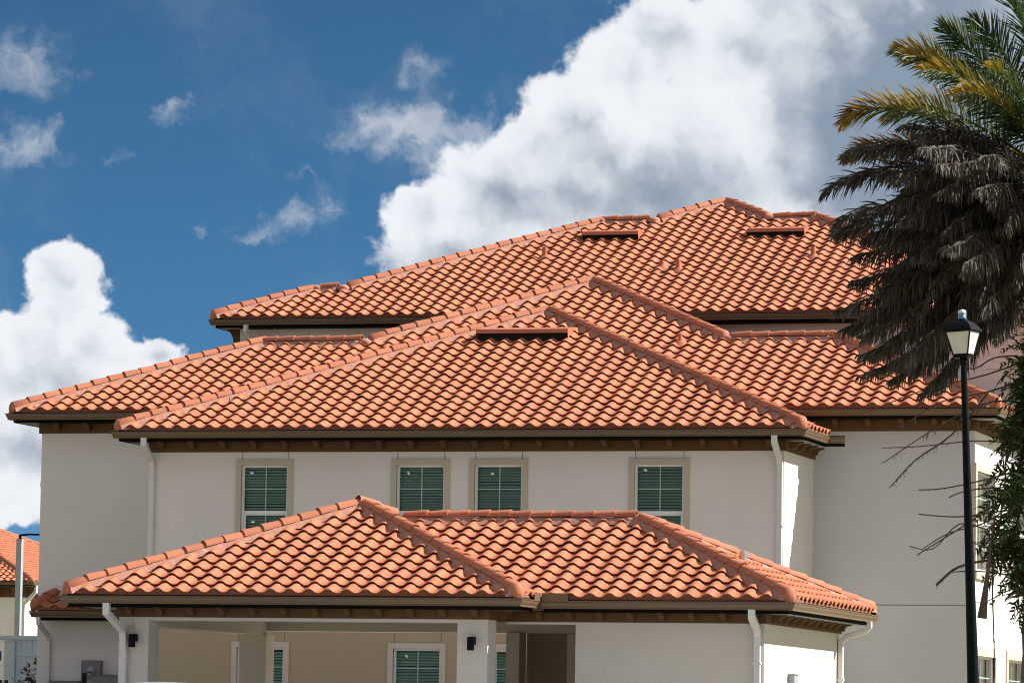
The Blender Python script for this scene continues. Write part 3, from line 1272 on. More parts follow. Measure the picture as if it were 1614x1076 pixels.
def downspout(house, pts, w=0.105, d=0.08, bands=()):
    mb = MB()
    mb.rtube(pts, w, d)
    o = obj('downspout', mb, M['spout'], house)
    for z in bands:
        b = MB()
        x, y = pts[-1][0], pts[-1][1]
        b.box(x - w / 2 - 0.012, x + w / 2 + 0.012, y - d / 2 - 0.012, y + d / 2 + 0.012, z, z + 0.03)
        obj('pipe_strap', b, M['spout'], o)
    return o


# ================================================================== the two-storey house
MX0, MX1, MY, MZ = -29.98, -16.88, 78.313, 5.607
RX0, RX1, RY, RZ = -33.09, -13.83, 80.80, 6.14
MWY, RWY = MY + 0.60, RY + 0.60
XM0, XM1 = MX0 + 0.60, -17.41
XR0, XR1 = -32.56, -14.42
house = thing('stucco_house', 'white two-storey stucco house with two stacked terracotta hip roofs, behind the low porch wing', 'house', (-23.5, 80, GROUND))

upper = [(-27.71, -26.61), (-24.72, -23.61), (-23.24, -22.14), (-20.25, -19.14)]
stick = [[(-27.44, 4.88, -0.2), (-27.40, 3.98, 0.0)], [(-24.42, 4.87, -0.9)], [(-22.83, 4.86, -0.3)], [(-19.97, 4.92, -0.4)]]
WF = front(MWY)
holes = []
for (a, b), st in zip(upper, stick):
    holes.append(window(house, WF, a, b, 3.20, 5.12, 'trim', st))
lower = [(-27.73, -26.62), (-24.73, -23.63), (-23.25, -22.15), (-20.25, -19.14)]
lstick = [[], [(-24.40, 1.55, -0.8)], [], []]
lholes = []
for (a, b), st in zip(lower, lstick):
    lholes.append(window(house, WF, a, b, 0.20, 1.785, 'trim_low', st))
mb = MB()
wall_sheet(mb, WF, XM0, XM1, 2.36, 5.44, holes)
mb.face([(XM1, MWY, GROUND), (XM1, RWY + .01, GROUND), (XM1, RWY + .01, 5.9), (XM1, MWY, 5.44)])
mb.face([(XM0, MWY, GROUND), (XM0, RWY + .01, GROUND), (XM0, RWY + .01, 5.9), (XM0, MWY, 5.44)])
obj('wall', mb, M['wall'], house)
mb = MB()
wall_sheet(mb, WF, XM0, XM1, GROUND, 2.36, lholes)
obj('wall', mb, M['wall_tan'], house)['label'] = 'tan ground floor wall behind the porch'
# control joints above the windows
mb = MB()
for (a, b) in upper:
    for x in (a + 0.112, b - 0.105):
        mbox(mb, WF, x - 0.006, x + 0.006, -0.01, 0.003, 5.12, 5.27)
for (a, b) in lower:
    for x in (a + 0.12, b - 0.095):
        mbox(mb, WF, x - 0.006, x + 0.006, -0.01, 0.003, 1.785, 2.34)
obj('control_joint', mb, M['joint'], house)

# rear wings' walls
RF = front(RWY)
mb = MB()
wall_sheet(mb, RF, XR0, XM0, GROUND, 6.0)
mb.face([(XR0, RWY, GROUND), (XR0, 91.6, GROUND), (XR0, 91.6, 6.0), (XR0, RWY, 6.0)])
obj('wall', mb, M['wall'], house)
mb = MB()
SF = side(XR1)
sh_ = []
sh_.append(window(house, SF, 81.36, 83.52, 3.10, 5.20, 'trim', (), 0.5, True, 0.14))
sh_.append(window(house, SF, 81.36, 83.70, 0.05, 1.875, 'trim', (), 0.5, True, 0.16))
sh_.append(window(house, SF, 84.82, 87.10, 0.05, 1.875, 'trim', (), 0.5, True, 0.16))
sh_.append(window(house, SF, 85.2, 87.3, 3.10, 5.20, 'trim', (), 0.5, True, 0.14))
wall_sheet(mb, SF, RWY, 91.6, GROUND, 6.0, sh_)
obj('wall', mb, M['wall'], house)
mb = MB()
wall_sheet(mb, RF, XM1, XR1, GROUND, 6.0)
obj('wall', mb, M['wall_shaded'], house)
mb = MB()
mbox(mb, RF, XM1 + 0.002, XR1, -0.01, 0.003, 2.605, 2.620)
obj('control_joint', mb, M['joint'], house)

# roof surfaces
R_poly = [(0, 0), (19.26, 0), (15.41, 3.85), (13.29, 3.85), (9.634, 7.506), (5.98, 3.85), (3.85, 3.85)]
M_poly = [(0, 0), (13.10, 0), (6.55, 6.55)]


def zM(x, y):
    if not (MX0 < x < MX1) or y < MY:
        return -9
    return MZ + PITCH * min(y - MY, x - MX0, MX1 - x)


def under_M(p):
    return zM(p.x, p.y) > RZ + PITCH * (p.y - RY) + 0.12


sM = Slope((MX0, MY, MZ), (1, 0), (0, 1), M_poly, 0.185)
sMr = Slope((MX1, MY, MZ), (0, 1), (-1, 0), [(0, 0), (2.3, 0), (2.3, 1.1), (7.6, 6.4), (6.4, 6.4)], 0.1)
sMl = Slope((MX0, MY + 7.7, MZ), (0, -1), (1, 0), [(5.4, 0), (7.7, 0), (1.3, 6.4), (0.1, 6.4), (5.4, 1.1)])
sR = Slope((RX0, RY, RZ), (1, 0), (0, 1), R_poly, 0.21, under_M)
sRr = Slope((RX1, RY, RZ), (0, 1), (-1, 0), [(0, 0), (10.8, 0), (10.8, 3.0), (9.9, 3.85), (3.85, 3.85)], 0.12)
mb = MB()
for s in (sM, sMr, sMl, sR, sRr):
    s.deck(mb)
# slopes that face away: left hip, backs, flanks of the raised middle
A = lambda x, y, r: (x, y, RZ - 0.022 + PITCH * r)
mb.face([A(RX0, RY, 0), A(RX0, RY + 7.7, 0), A(RX0 + 3.85, RY + 3.85, 3.85)])
mb.face([A(RX0, RY + 7.7, 0), A(RX0 + 3.85, RY + 3.85, 3.85), A(-27.11, RY + 3.85, 3.85), A(-27.11, RY + 7.7, 0)])
mb.face([A(-27.11, RY + 3.85, 3.85), A(-23.456, RY + 7.506, 7.506), A(-23.456, 91.7, 7.506), A(-27.11, 91.7, 3.85)])
mb.face([A(-19.80, RY + 3.85, 3.85), A(-23.456, RY + 7.506, 7.506), A(-23.456, 91.7, 7.506), A(-19.80, 91.7, 3.85)])
mb.face([A(-19.80, RY + 3.85, 3.85), A(RX1 - 3.85, RY + 3.85, 3.85), A(RX1 - 3.85, 91.7, 3.85), A(-19.80, 91.7, 3.85)])
roof = obj('roof', mb, M['deck'], house)
ent = []
for s in (sM, sMr, sR, sRr):
    s.tiles(ent)
lay_tiles(ent, roof)

P = lambda x, r, y0=MY, z0=MZ: (x, y0 + r, z0 + PITCH * r)
cap_line(P(MX0 + 0.02, 0.02), P(-23.43, 6.55), roof)
cap_line(P(MX1 - 0.02, 0.02), P(-23.43, 6.55), roof)
lump((-23.43, MY + 6.52, MZ + PITCH * 6.55 + 0.06), 0.17, 0.17, 0.15, roof, seed=1)
Q = lambda x, r: (x, RY + r, RZ + PITCH * r)
cap_line(Q(RX0 + 0.02, 0.02), Q(RX0 + 3.85, 3.85), roof)
cap_line(Q(-27.05, 3.85), Q(RX0 + 3.9, 3.85), roof, hip=False, start=False)
cap_line(Q(-27.11, 3.85), Q(-23.456, 7.506), roof)
cap_line(Q(-19.80, 3.85), Q(-23.456, 7.506), roof)
cap_line(Q(-19.80, 3.85), Q(RX1 - 3.9, 3.85), roof, hip=False, start=False, reverse=True)
cap_line(Q(RX1 - 0.02, 0.02), Q(RX1 - 3.85, 3.85), roof)
lump((-23.456, RY + 7.48, RZ + PITCH * 7.506 + 0.06), 0.18, 0.18, 0.15, roof, seed=2)
lump((RX0 + 3.85, RY + 3.83, RZ + PITCH * 3.85 + 0.03), 0.19, 0.18, 0.15, roof, seed=3)
lump((-27.11, RY + 3.83, RZ + PITCH * 3.85 + 0.03), 0.20, 0.18, 0.16, roof, seed=4)
lump((-19.80, RY + 3.83, RZ + PITCH * 3.85 + 0.03), 0.22, 0.18, 0.16, roof, seed=5)
lump((RX1 - 3.85, RY + 3.83, RZ + PITCH * 3.85 + 0.03), 0.20, 0.18, 0.15, roof, seed=6)

GL_M = [(MX0, 80.5, MZ), (MX0, MY, MZ), (MX1, MY, MZ), (MX1, 80.36, MZ), (-16.64, 80.36, MZ)]
gutter(GL_M, house)
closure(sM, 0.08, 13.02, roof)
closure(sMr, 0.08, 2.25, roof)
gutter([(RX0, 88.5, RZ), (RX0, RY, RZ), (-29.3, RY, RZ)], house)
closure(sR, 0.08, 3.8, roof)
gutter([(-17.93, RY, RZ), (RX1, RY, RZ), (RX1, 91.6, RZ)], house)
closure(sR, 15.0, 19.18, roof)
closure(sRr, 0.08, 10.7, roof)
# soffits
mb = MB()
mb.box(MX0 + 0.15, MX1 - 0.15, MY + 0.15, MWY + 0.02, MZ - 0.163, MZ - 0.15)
obj('soffit', mb, M['soffit_shaded'], house)
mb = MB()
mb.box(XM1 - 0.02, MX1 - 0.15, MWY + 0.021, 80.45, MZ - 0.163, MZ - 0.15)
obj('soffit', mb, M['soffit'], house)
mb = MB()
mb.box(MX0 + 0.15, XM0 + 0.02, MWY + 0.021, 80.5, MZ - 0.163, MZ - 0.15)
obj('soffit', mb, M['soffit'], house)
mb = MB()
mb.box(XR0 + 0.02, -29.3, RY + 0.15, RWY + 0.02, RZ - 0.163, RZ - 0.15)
obj('soffit', mb, M['soffit_shaded'], house)
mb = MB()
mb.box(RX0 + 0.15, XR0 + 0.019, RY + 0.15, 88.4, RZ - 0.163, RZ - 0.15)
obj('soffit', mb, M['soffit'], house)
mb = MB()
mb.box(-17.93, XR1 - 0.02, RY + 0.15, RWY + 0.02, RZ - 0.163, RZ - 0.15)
obj('soffit', mb, M['soffit_shaded'], house)
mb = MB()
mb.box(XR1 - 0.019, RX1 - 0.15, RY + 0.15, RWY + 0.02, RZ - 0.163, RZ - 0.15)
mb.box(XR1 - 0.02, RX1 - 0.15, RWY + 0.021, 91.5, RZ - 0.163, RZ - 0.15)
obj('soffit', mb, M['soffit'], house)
# friezes and brackets
rail([(XM0, 81.4, 0), (XM0, MWY, 0), (XM1, MWY, 0), (XM1, 81.38, 0)], house, 'frieze', M['frieze'], 0.0, 0.045, 5.26, 5.444)
rail([(XR0, 84, 0), (XR0, RWY, 0), (XM0 - 0.05, RWY, 0)], house, 'frieze', M['frieze'], 0.0, 0.045, 5.795, 5.977)
rail([(XM1 + 0.05, RWY, 0), (XR1, RWY, 0), (XR1, 91.5, 0)], house, 'frieze', M['frieze'], 0.0, 0.045, 5.775, 5.977)
BR = bracket_mesh(0.13, 0.24, 0.10)
x = -29.15
while x < -17.6:
    put_bracket(BR, (x, MWY - 0.045, MZ - 0.163), 0, house)
    x += 0.605
for y in (79.25, 79.83, 80.41, 80.99):
    put_bracket(BR, (XM1 + 0.045, y, MZ - 0.163), R(90), house)
x = -32.2
while x < -29.5:
    put_bracket(BR, (x, RWY - 0.045, RZ - 0.163), 0, house)
    x += 0.62
x = -16.98
while x < -14.5:
    put_bracket(BR, (x, RWY - 0.045, RZ - 0.163), 0, house)
    x += 0.615
y = 81.75
while y < 91:
    put_bracket(BR, (XR1 + 0.045, y, RZ - 0.163), R(90), house)
    y += 0.615

o, m2 = roof_vent(sM, -24.385 - MX0, -22.565 - MX0, 83.08 - MY, roof)
obj('vent_mouth', m2, M['dark'], roof)
vent_pipe(sR, -20.69 - RX0, 84.40 - RY, roof, 0.12, 0.045)

# pent roof over the ground floor at the left
sPent = Slope((-32.47, 80.70, 2.37), (1, 0), (0, 1), [(0, 0), (3.1, 0), (3.1, 0.68), (0.22, 0.68)], 0.02)
mb = MB()
sPent.deck(mb)
pent = obj('pent_roof', mb, M['deck'], house)
ent = []
sPent.tiles(ent)
lay_tiles(ent, pent)
gutter([(-32.47, 81.38, 2.37), (-32.47, 80.70, 2.37), (-29.4, 80.70, 2.37)], house)
closure(sPent, 0.02, 3.0, pent)
cap_line((-32.44, 80.72, 2.37), (-32.20, 81.38, 2.37 + PITCH * 0.66), pent, half=0.12)
mb = MB()
mb.box(-32.30, -29.4, 80.85, 81.39, 2.20, 2.215)
obj('soffit', mb, M['soffit'], house)
mb = MB()
mbox(mb, RF, -32.32, XM0, 0.0, 0.03, 2.785, 2.875)
mbox(mb, RF, -32.32, XM0, 0.031, 0.045, 2.862, 2.882)
obj('wall_band', mb, M['wall'], house)

# downspouts
downspout(house, [(-29.345, MY + 0.07, MZ - 0.11), (-29.345, MY + 0.07, MZ - 0.22), (-29.345, MWY - 0.10, MZ - 0.50), (-29.345, MWY - 0.05, MZ - 0.62), (-29.345, MWY - 0.05, GROUND)], bands=(3.9, 1.9))
downspout(house, [(-17.475, MY + 0.07, MZ - 0.11), (-17.475, MY + 0.07, MZ - 0.22), (-17.475, MWY - 0.10, MZ - 0.50), (-17.475, MWY - 0.05, MZ - 0.62), (-17.475, MWY - 0.05, GROUND)], bands=(3.9, 1.9))
downspout(house, [(-32.29, 80.77, 2.26), (-32.29, 80.77, 2.15), (-32.30, RWY - 0.10, 1.92), (-32.30, RWY - 0.05, 1.82), (-32.30, RWY - 0.05, GROUND)], 0.075, 0.07, bands=(1.05,))

# ================================================================== the low porch wing
PX0, PX1, PY, PZ = -25.942, -18.483, 65.671, 2.172
QX1, QY, QD = -14.529, 66.716, 6.477
PWY, QWY = PY + 0.60, QY + 0.60
PBK = 72.6
wing = thing('porch_wing', 'single-storey cream porch wing with a low hipped terracotta roof, in front of the two-storey house', 'porch wing', (-20.3, 69.3, GROUND))
P_poly = [(0, 0), (7.459, 0), (3.7295, 3.7295)]
h = QD / 2
ql = PX1 - 1.0
sP = Slope((PX0, PY, PZ), (1, 0), (0, 1), P_poly, 0.21)
sPr = Slope((PX1, PY, PZ), (0, 1), (-1, 0), [(0, 0), (1.045, 0), (1.045 + 3.4, 3.4), (3.73, 3.73)], 0.05)


def under_P(p):
    if PX0 < p.x < PX1 and p.y > PY:
        return PZ + PITCH * min(p.y - PY, PX1 - p.x, p.x - PX0) > PZ + PITCH * (p.y - QY) + 0.06
    return False


QX0 = -22.0
Lq = QX1 - QX0
sQ = Slope((QX0, QY, PZ), (1, 0), (0, 1), [(0, 0), (Lq, 0), (Lq - h, h), (0, h)], 0.115, under_P)
sQr = Slope((QX1, QY, PZ), (0, 1), (-1, 0), [(0, 0), (QD, 0), (h, h)], 0.08)
mb = MB()
for s in (sP, sPr, sQr):
    s.deck(mb)
B = lambda x, y, r: (x, y, PZ - 0.022 + PITCH * r)
mb.face([B(PX1, QY, 0.0), B(QX1, QY, 0.06), B(QX1 - h, QY + h, h), B(-21.7, QY + h, h)])
mb.face([B(QX1, QY + QD, 0), B(QX1 - h, QY + h, h), B(-21.7, QY + h, h), B(-18.48, QY + QD, 0)])
mb.face([B(PX0, PY, 0), B(PX0 + 3.73, PY + 3.73, 3.73), B(PX0, PY + 7.46, 0)])
mb.face([B(PX0, PY + 7.46, 0), B(PX0 + 3.73, PY + 3.73, 3.73), B(PX1, PY + 7.46, 0)])
wroof = obj('roof', mb, M['deck'], wing)
ent = []
for s in (sP, sPr, sQ, sQr):
    s.tiles(ent)
lay_tiles(ent, wroof)
K = lambda x, y, r: (x, y, PZ + PITCH * r)
cap_line(K(PX0 + .02, PY + .02, 0.02), K(PX0 + 3.73, PY + 3.73, 3.73), wroof)
cap_line(K(PX1 - .02, PY + .02, 0.02), K(PX0 + 3.73, PY + 3.73, 3.73), wroof)
cap_line(K(-21.75, QY + h, h), K(PX0 + 3.76, PY + 3.76, 3.70), wroof, start=False)
cap_line(K(-21.75, QY + h, h), K(QX1 - h - .05, QY + h, h), wroof, hip=False, start=False, reverse=True)
cap_line(K(QX1 - .02, QY + .02, 0.02), K(QX1 - h, QY + h, h), wroof)
cap_line(K(QX1 - .02, QY + QD - .02, 0.02), K(QX1 - h, QY + h, h), wroof)
lump((PX0 + 3.73, PY + 3.70, PZ + PITCH * 3.73 + 0.06), 0.19, 0.18, 0.14, wroof, seed=7)
lump((QX1 - h, QY + h, PZ + PITCH * h + 0.06), 0.17, 0.17, 0.12, wroof, seed=8)
vent_pipe(sQr, 3.6, 1.63, wroof, 0.14, 0.06, 'steel', False)
gutter([(PX0, PY + 7.4, PZ), (PX0, PY, PZ), (PX1, PY, PZ), (PX1, QY, PZ)], wing)
closure(sP, 0.08, 7.38, wroof)
closure(sPr, 0.08, 1.0, wroof)
gutter([(PX1 + 0.004, QY, PZ), (QX1, QY, PZ), (QX1, QY + QD, PZ)], wing)
closure(sQ, 3.55, Lq - 0.08, wroof)
closure(sQr, 0.08, QD - 0.08, wroof)
# metal splash guard in the gutter's inner corner
mb = MB()
mb.box(PX1 + 0.01, PX1 + 0.43, QY - 0.006, QY - 0.002, PZ - 0.01, PZ + 0.115)
mb.box(PX1 - 0.004, PX1 + 0.001, QY - 0.36, QY - 0.006, PZ - 0.01, PZ + 0.115)
obj('splash_guard', mb, M['gutter'], wing)
# soffit
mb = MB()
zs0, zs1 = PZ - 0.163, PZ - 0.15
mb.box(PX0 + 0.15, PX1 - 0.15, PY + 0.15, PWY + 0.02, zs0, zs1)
obj('soffit', mb, M['soffit_shaded'], wing)
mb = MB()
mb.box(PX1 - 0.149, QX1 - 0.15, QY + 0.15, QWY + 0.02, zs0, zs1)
obj('soffit', mb, M['soffit_shaded'], wing)
mb = MB()
mb.box(-15.15, QX1 - 0.15, QWY + 0.021, 73.0, zs0, zs1)
obj('soffit', mb, M['soffit'], wing)
mb = MB()
mb.box(PX0 + 0.15, -25.13, PWY + 0.021, 73.0, zs0, zs1)
obj('soffit', mb, M['soffit'], wing)
mb = MB()
mb.box(-25.129, -15.16, QWY + 0.021, PBK, zs0, zs1)
obj('ceiling', mb, M['soffit'], wing)
# walls: front beam and posts of the open carport, then the closed room at the right
FB = 1.865
CL0, CL1 = -25.15, -24.66      # left front post
CR0, CR1 = -19.67, -19.19      # right front post
WX0, WX1 = -18.09, -15.13      # closed room
PD = 0.47
mb = MB()
mb.box(CL0, CR1, PWY, PWY + PD, 1.815, 2.0)
obj('beam', mb, M['wall_porch'], wing)
for a, b in ((CL0, CL1), (CR0, CR1)):
    mb = MB()
    mb.box(a, b, PWY, PWY + PD, GROUND, 1.8145)
    obj('post', mb, M['wall_porch'], wing)
mb = MB()
mb.box(CL0, CL0 + 0.40, PWY + PD + 0.001, PBK - 0.42, 1.745, 2.0)       # left side beam
obj('beam', mb, M['wall_bounce'], wing)
mb = MB()
mb.box(CL0, -19.2, PBK - 0.419, PBK, 1.815, 2.0)                        # rear beam
obj('beam', mb, M['wall_bounce'], wing)
mb = MB()
mb.box(-25.17 + 0.0, -24.70, 72.0, 72.42, GROUND, 1.744)
obj('post', mb, M['wall_bounce'], wing)
mb = MB()
mb.box(-20.53, -20.305, 72.0, 72.42, GROUND, 1.8145)
obj('post', mb, M['wall_bounce'], wing)
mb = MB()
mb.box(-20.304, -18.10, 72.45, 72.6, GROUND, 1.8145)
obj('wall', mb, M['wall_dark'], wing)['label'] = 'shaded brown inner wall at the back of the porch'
mb = MB()
mb.box(-19.53, -18.10, 72.15, 72.44, GROUND, 1.80)
obj('post', mb, M['wall_bounce'], wing)
mb = MB()
mb.box(CR1 + 0.001, WX0, QWY + 0.002, QWY + 0.25, 1.828, 2.0)
obj('beam', mb, M['wall_porch'], wing)
mb = MB()
wall_sheet(mb, front(QWY), WX0, WX1, GROUND, 2.0)
mb.face([(WX1, QWY, GROUND), (WX1, 72.87, GROUND), (WX1, 72.87, 2.0), (WX1, QWY, 2.0)])
mb.face([(WX0, QWY, GROUND), (WX0, 72.87, GROUND), (WX0, 72.87, 2.0), (WX0, QWY, 2.0)])
mb.face([(WX0, 72.87, GROUND), (WX1, 72.87, GROUND), (WX1, 72.87, 2.0), (WX0, 72.87, 2.0)])
obj('wall', mb, M['wall_porch'], wing)
rail([(CL0, 72.9, 0), (CL0, PWY, 0), (CR1, PWY, 0), (CR1, QWY, 0)], wing, 'frieze', M['frieze'], 0.0, 0.04, FB, PZ - 0.1635)
rail([(CR1 + 0.05, QWY, 0), (WX1, QWY, 0), (WX1, 72.89, 0)], wing, 'frieze', M['frieze'], 0.0, 0.04, FB, PZ - 0.1635)
BP = bracket_mesh(0.115, 0.22, 0.095)
x = -24.95
while x < -19.3:
    put_bracket(BP, (x, PWY - 0.04, PZ - 0.163), 0, wing)
    x += 0.508
x = -19.12
while x < -15.2:
    put_bracket(BP, (x, QWY - 0.04, PZ - 0.163), 0, wing)
    x += 0.482
y = 67.75
while y < 72.9:
    put_bracket(BP, (WX1 + 0.04, y, PZ - 0.163), R(90), wing)
    y += 0.535
put_bracket(BP, (CR1 + 0.04, 66.75, PZ - 0.163), R(90), wing)

downspout(wing, [(-25.16, PY + 0.07, PZ - 0.11), (-25.16, PY + 0.07, PZ - 0.26), (-25.05, PWY - 0.11, PZ - 0.52), (-25.045, PWY - 0.055, PZ - 0.64), (-25.045, PWY - 0.055, GROUND)], 0.11, 0.085, bands=(1.25,))
downspout(wing, [(-15.21, QY + 0.07, PZ - 0.11), (-15.21, QY + 0.07, PZ - 0.22), (-15.225, QWY - 0.10, PZ - 0.40), (-15.225, QWY - 0.05, PZ - 0.50), (-15.225, QWY - 0.05, GROUND)], 0.105, 0.085, bands=(1.25,))
downspout(wing, [(-14.60, 72.72, PZ - 0.11), (-14.60, 72.72, PZ - 0.20), (-14.66, 72.72, PZ - 0.27), (-14.98, 72.74, PZ - 0.36), (-15.07, 72.75, PZ - 0.44), (-15.075, 72.75, PZ - 0.55), (-15.075, 72.75, GROUND)], 0.085, 0.085, bands=(1.1,))
mb = MB()
pts = []
for k in range(14):
    a = math.pi * 1.5 + (math.pi * 2 - 0.9) * k / 13 + 0.4
    pts.append((-24.93 + 0.055 * math.cos(a), PWY - 0.02, 1.66 + 0.07 * math.sin(a)))
pts += [(-24.90, PWY - 0.02, 1.76), (-24.915, PWY - 0.02, 1.80)]
mb.tube(pts, 0.006, 5)
obj('wire_hook', mb, M['wire'], wing)

# ================================================================== the taller rear block
TX0, TY, TZ = -32.68, 91.03, 8.90
TWY = TY + 0.60
tall = thing('rear_block', 'taller white stucco block whose broad terracotta roof rises behind the two-storey house', 'building', (-22, 95, GROUND))
T_pts = [(-32.68, 0), (-5.5, 0), (-8.0, 2.5), (-16.9, 2.5), (-20.83, 6.43), (-21.87, 6.43), (-23.16, 7.72), (-24.5, 6.38), (-25.7, 6.38), (-30.25, 1.83), (-30.85, 1.83)]
T_poly = [(x - TX0, r) for x, r in T_pts]


def under_R(p):
    return False


sT = Slope((TX0, TY, TZ), (1, 0), (0, 1), T_poly, 0.13)
mb = MB()
sT.deck(mb)
D = lambda x, r, back=0: (x, TY + r + back, TZ - 0.022 + PITCH * r)
for (xa, ra), (xb, rb) in zip(T_pts[2:], T_pts[3:] + [T_pts[0]]):
    mb.face([D(xa, ra), D(xb, rb), D(xb, rb, 16 - 2 * rb), D(xa, ra, 16 - 2 * ra)])
troof = obj('roof', mb, M['deck'], tall)
ent = []
sT.tiles(ent)
lay_tiles(ent, troof)
Z = lambda i: (T_pts[i][0], TY + T_pts[i][1], TZ + PITCH * T_pts[i][1])
cap_line(Z(0), Z(10), troof)
cap_line(Z(9), Z(10), troof, hip=False, start=False)
cap_line(Z(9), Z(8), troof)
cap_line(Z(7), Z(8), troof, hip=False, start=False)
cap_line(Z(7), Z(6), troof, start=True)
cap_line(Z(5), Z(6), troof)
cap_line(Z(5), Z(4), troof, hip=False, start=False, reverse=True)
cap_line(Z(3), Z(4), troof)
cap_line(Z(3), Z(2), troof, hip=False, start=False, reverse=True)
for k, i in enumerate((4, 5, 6, 7, 8, 9, 10)):
    p = Z(i)
    lump((p[0], p[1] - 0.03, p[2] + 0.05), 0.2, 0.18, 0.15, troof, seed=20 + k)
gutter([(TX0, 106, TZ), (TX0, TY, TZ), (-5.5, TY, TZ)], tall)
closure(sT, 0.08, 27, troof)
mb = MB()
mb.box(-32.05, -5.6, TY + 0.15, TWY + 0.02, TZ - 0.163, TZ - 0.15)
obj('soffit', mb, M['soffit_shaded'], tall)
mb = MB()
mb.box(TX0 + 0.15, -32.051, TY + 0.15, 105, TZ - 0.163, TZ - 0.15)
obj('soffit', mb, M['soffit'], tall)
mb = MB()
wall_sheet(mb, front(TWY), -32.16, -6.1, GROUND, TZ - 0.15)
mb.face([(-32.16, TWY, GROUND), (-32.16, 105, GROUND), (-32.16, 105, TZ - 0.15), (-32.16, TWY, TZ - 0.15)])
mb.face([(-6.1, TWY, GROUND), (-6.1, 105, GROUND), (-6.1, 105, TZ - 0.15), (-6.1, TWY, TZ - 0.15)])
obj('wall', mb, M['wall'], tall)
mb = MB()
for z in (6.95, 7.75):
    mbox(mb, front(TWY), -16, -6.1, -0.01, 0.003, z, z + 0.012)
obj('control_joint', mb, M['joint'], tall)
BT = bracket_mesh(0.36, 0.30, 0.10)
put_bracket(BT, (-32.16, TWY + 0.06, TZ - 0.163), R(-90), tall)
downspout(tall, [(-31.85, TY + 0.07, TZ - 0.11), (-31.85, TY + 0.07, TZ - 0.22), (-31.78, TWY - 0.10, TZ - 0.50), (-31.75, TWY - 0.05, TZ - 0.62), (-31.75, TWY - 0.05, GROUND)])
for a, b, r in ((-25.80, -24.52, 5.02), (-22.08, -20.80, 5.05)):
    o, m2 = roof_vent(sT, a - TX0, b - TX0, r, troof, 0.55, 0.12)
    obj('vent_mouth', m2, M['dark'], troof)
for px, r in ((-26.32, 3.85), (-23.47, 3.0), (-23.07, 2.83), (-20.29, 3.6)):
    vent_pipe(sT, px - TX0, r, troof, 0.10 if px == -23.47 else 0.17, 0.055)

# ================================================================== far house at the left
LX, LY, LZ = -72.2, 180.0, 6.50
far = thing('far_house', 'distant stucco house with terracotta roof at the left edge, beyond the white fence', 'house', (-80, 188, GROUND))
LD = 18.1
lh = LD / 2
sL = Slope((LX - 30, LY, LZ), (1, 0), (0, 1), [(0, 0), (30, 0), (30 - lh, lh), (lh, lh)], 0.1)
sLr = Slope((LX, LY, LZ), (0, 1), (-1, 0), [(0, 0), (LD, 0), (lh, lh)], 0.1)
mb = MB()
Fp = lambda x, y, r: (x, y, LZ - 0.022 + PITCH * r)
mb.face([Fp(LX - 30, LY, 0), Fp(LX, LY, 0), Fp(LX - lh, LY + lh, lh), Fp(LX - 30 + lh, LY + lh, lh)])
mb.face([Fp(LX, LY, 0), Fp(LX, LY + LD, 0), Fp(LX - lh, LY + lh, lh)])
mb.face([Fp(LX, LY + LD, 0), Fp(LX - 30, LY + LD, 0), Fp(LX - 30 + lh, LY + lh, lh), Fp(LX - lh, LY + lh, lh)])
lroof = obj('roof', mb, M['deck'], far)
ent = []
sL.tiles(ent)
sLr.tiles(ent)
lay_tiles(ent, lroof, 60)
cap_line((LX - .05, LY + .05, LZ), (LX - lh, LY + lh, LZ + PITCH * lh), lroof)
cap_line((LX - .05, LY + LD - .05, LZ), (LX - lh, LY + lh, LZ + PITCH * lh), lroof)
gutter([(LX - 30, LY, LZ), (LX, LY, LZ), (LX, LY + LD, LZ)], far)
closure(sL, 0.1, 29.9, lroof)
closure(sLr, 0.1, LD - 0.1, lroof)
mb = MB()
wall_sheet(mb, front(LY + 0.75), LX - 29, LX - 0.75, GROUND, LZ - 0.16)
wall_sheet(mb, side(LX - 0.75), LY + 0.75, LY + LD - 0.75, GROUND, LZ - 0.16)
obj('wall', mb, M['wall'], far)
mb = MB()
mb.box(LX - 29, LX - 0.15, LY + 0.15, LY + 0.77, LZ - 0.163, LZ - 0.15)
mb.box(LX - 0.77, LX - 0.15, LY + 0.771, LY + LD - 0.2, LZ - 0.163, LZ - 0.15)
obj('soffit', mb, M['soffit'], far)
rail([(LX - 29, LY + 0.75, 0), (LX - 0.75, LY + 0.75, 0), (LX - 0.75, LY + LD - 0.75, 0)], far, 'frieze', M['frieze'], 0, 0.045, LZ - 0.62, LZ - 0.164)
BL = bracket_mesh(0.40, 0.42, 0.16)
for k in range(6):
    put_bracket(BL, (LX - 1.1 - 0.75 * k, LY + 0.70, LZ - 0.163), 0, far)
for k in range(3):
    put_bracket(BL, (LX - 0.70, LY + 1.1 + 0.75 * k, LZ - 0.163), R(90), far)
downspout(far, [(LX - 0.10, LY + 0.5, LZ - 0.11), (LX - 0.10, LY + 0.5, LZ - 0.4), (LX - 0.65, LY + 0.65, LZ - 0.85), (LX - 0.68, LY + 0.66, LZ - 1.1), (LX - 0.68, LY + 0.66, GROUND)], 0.13, 0.13)

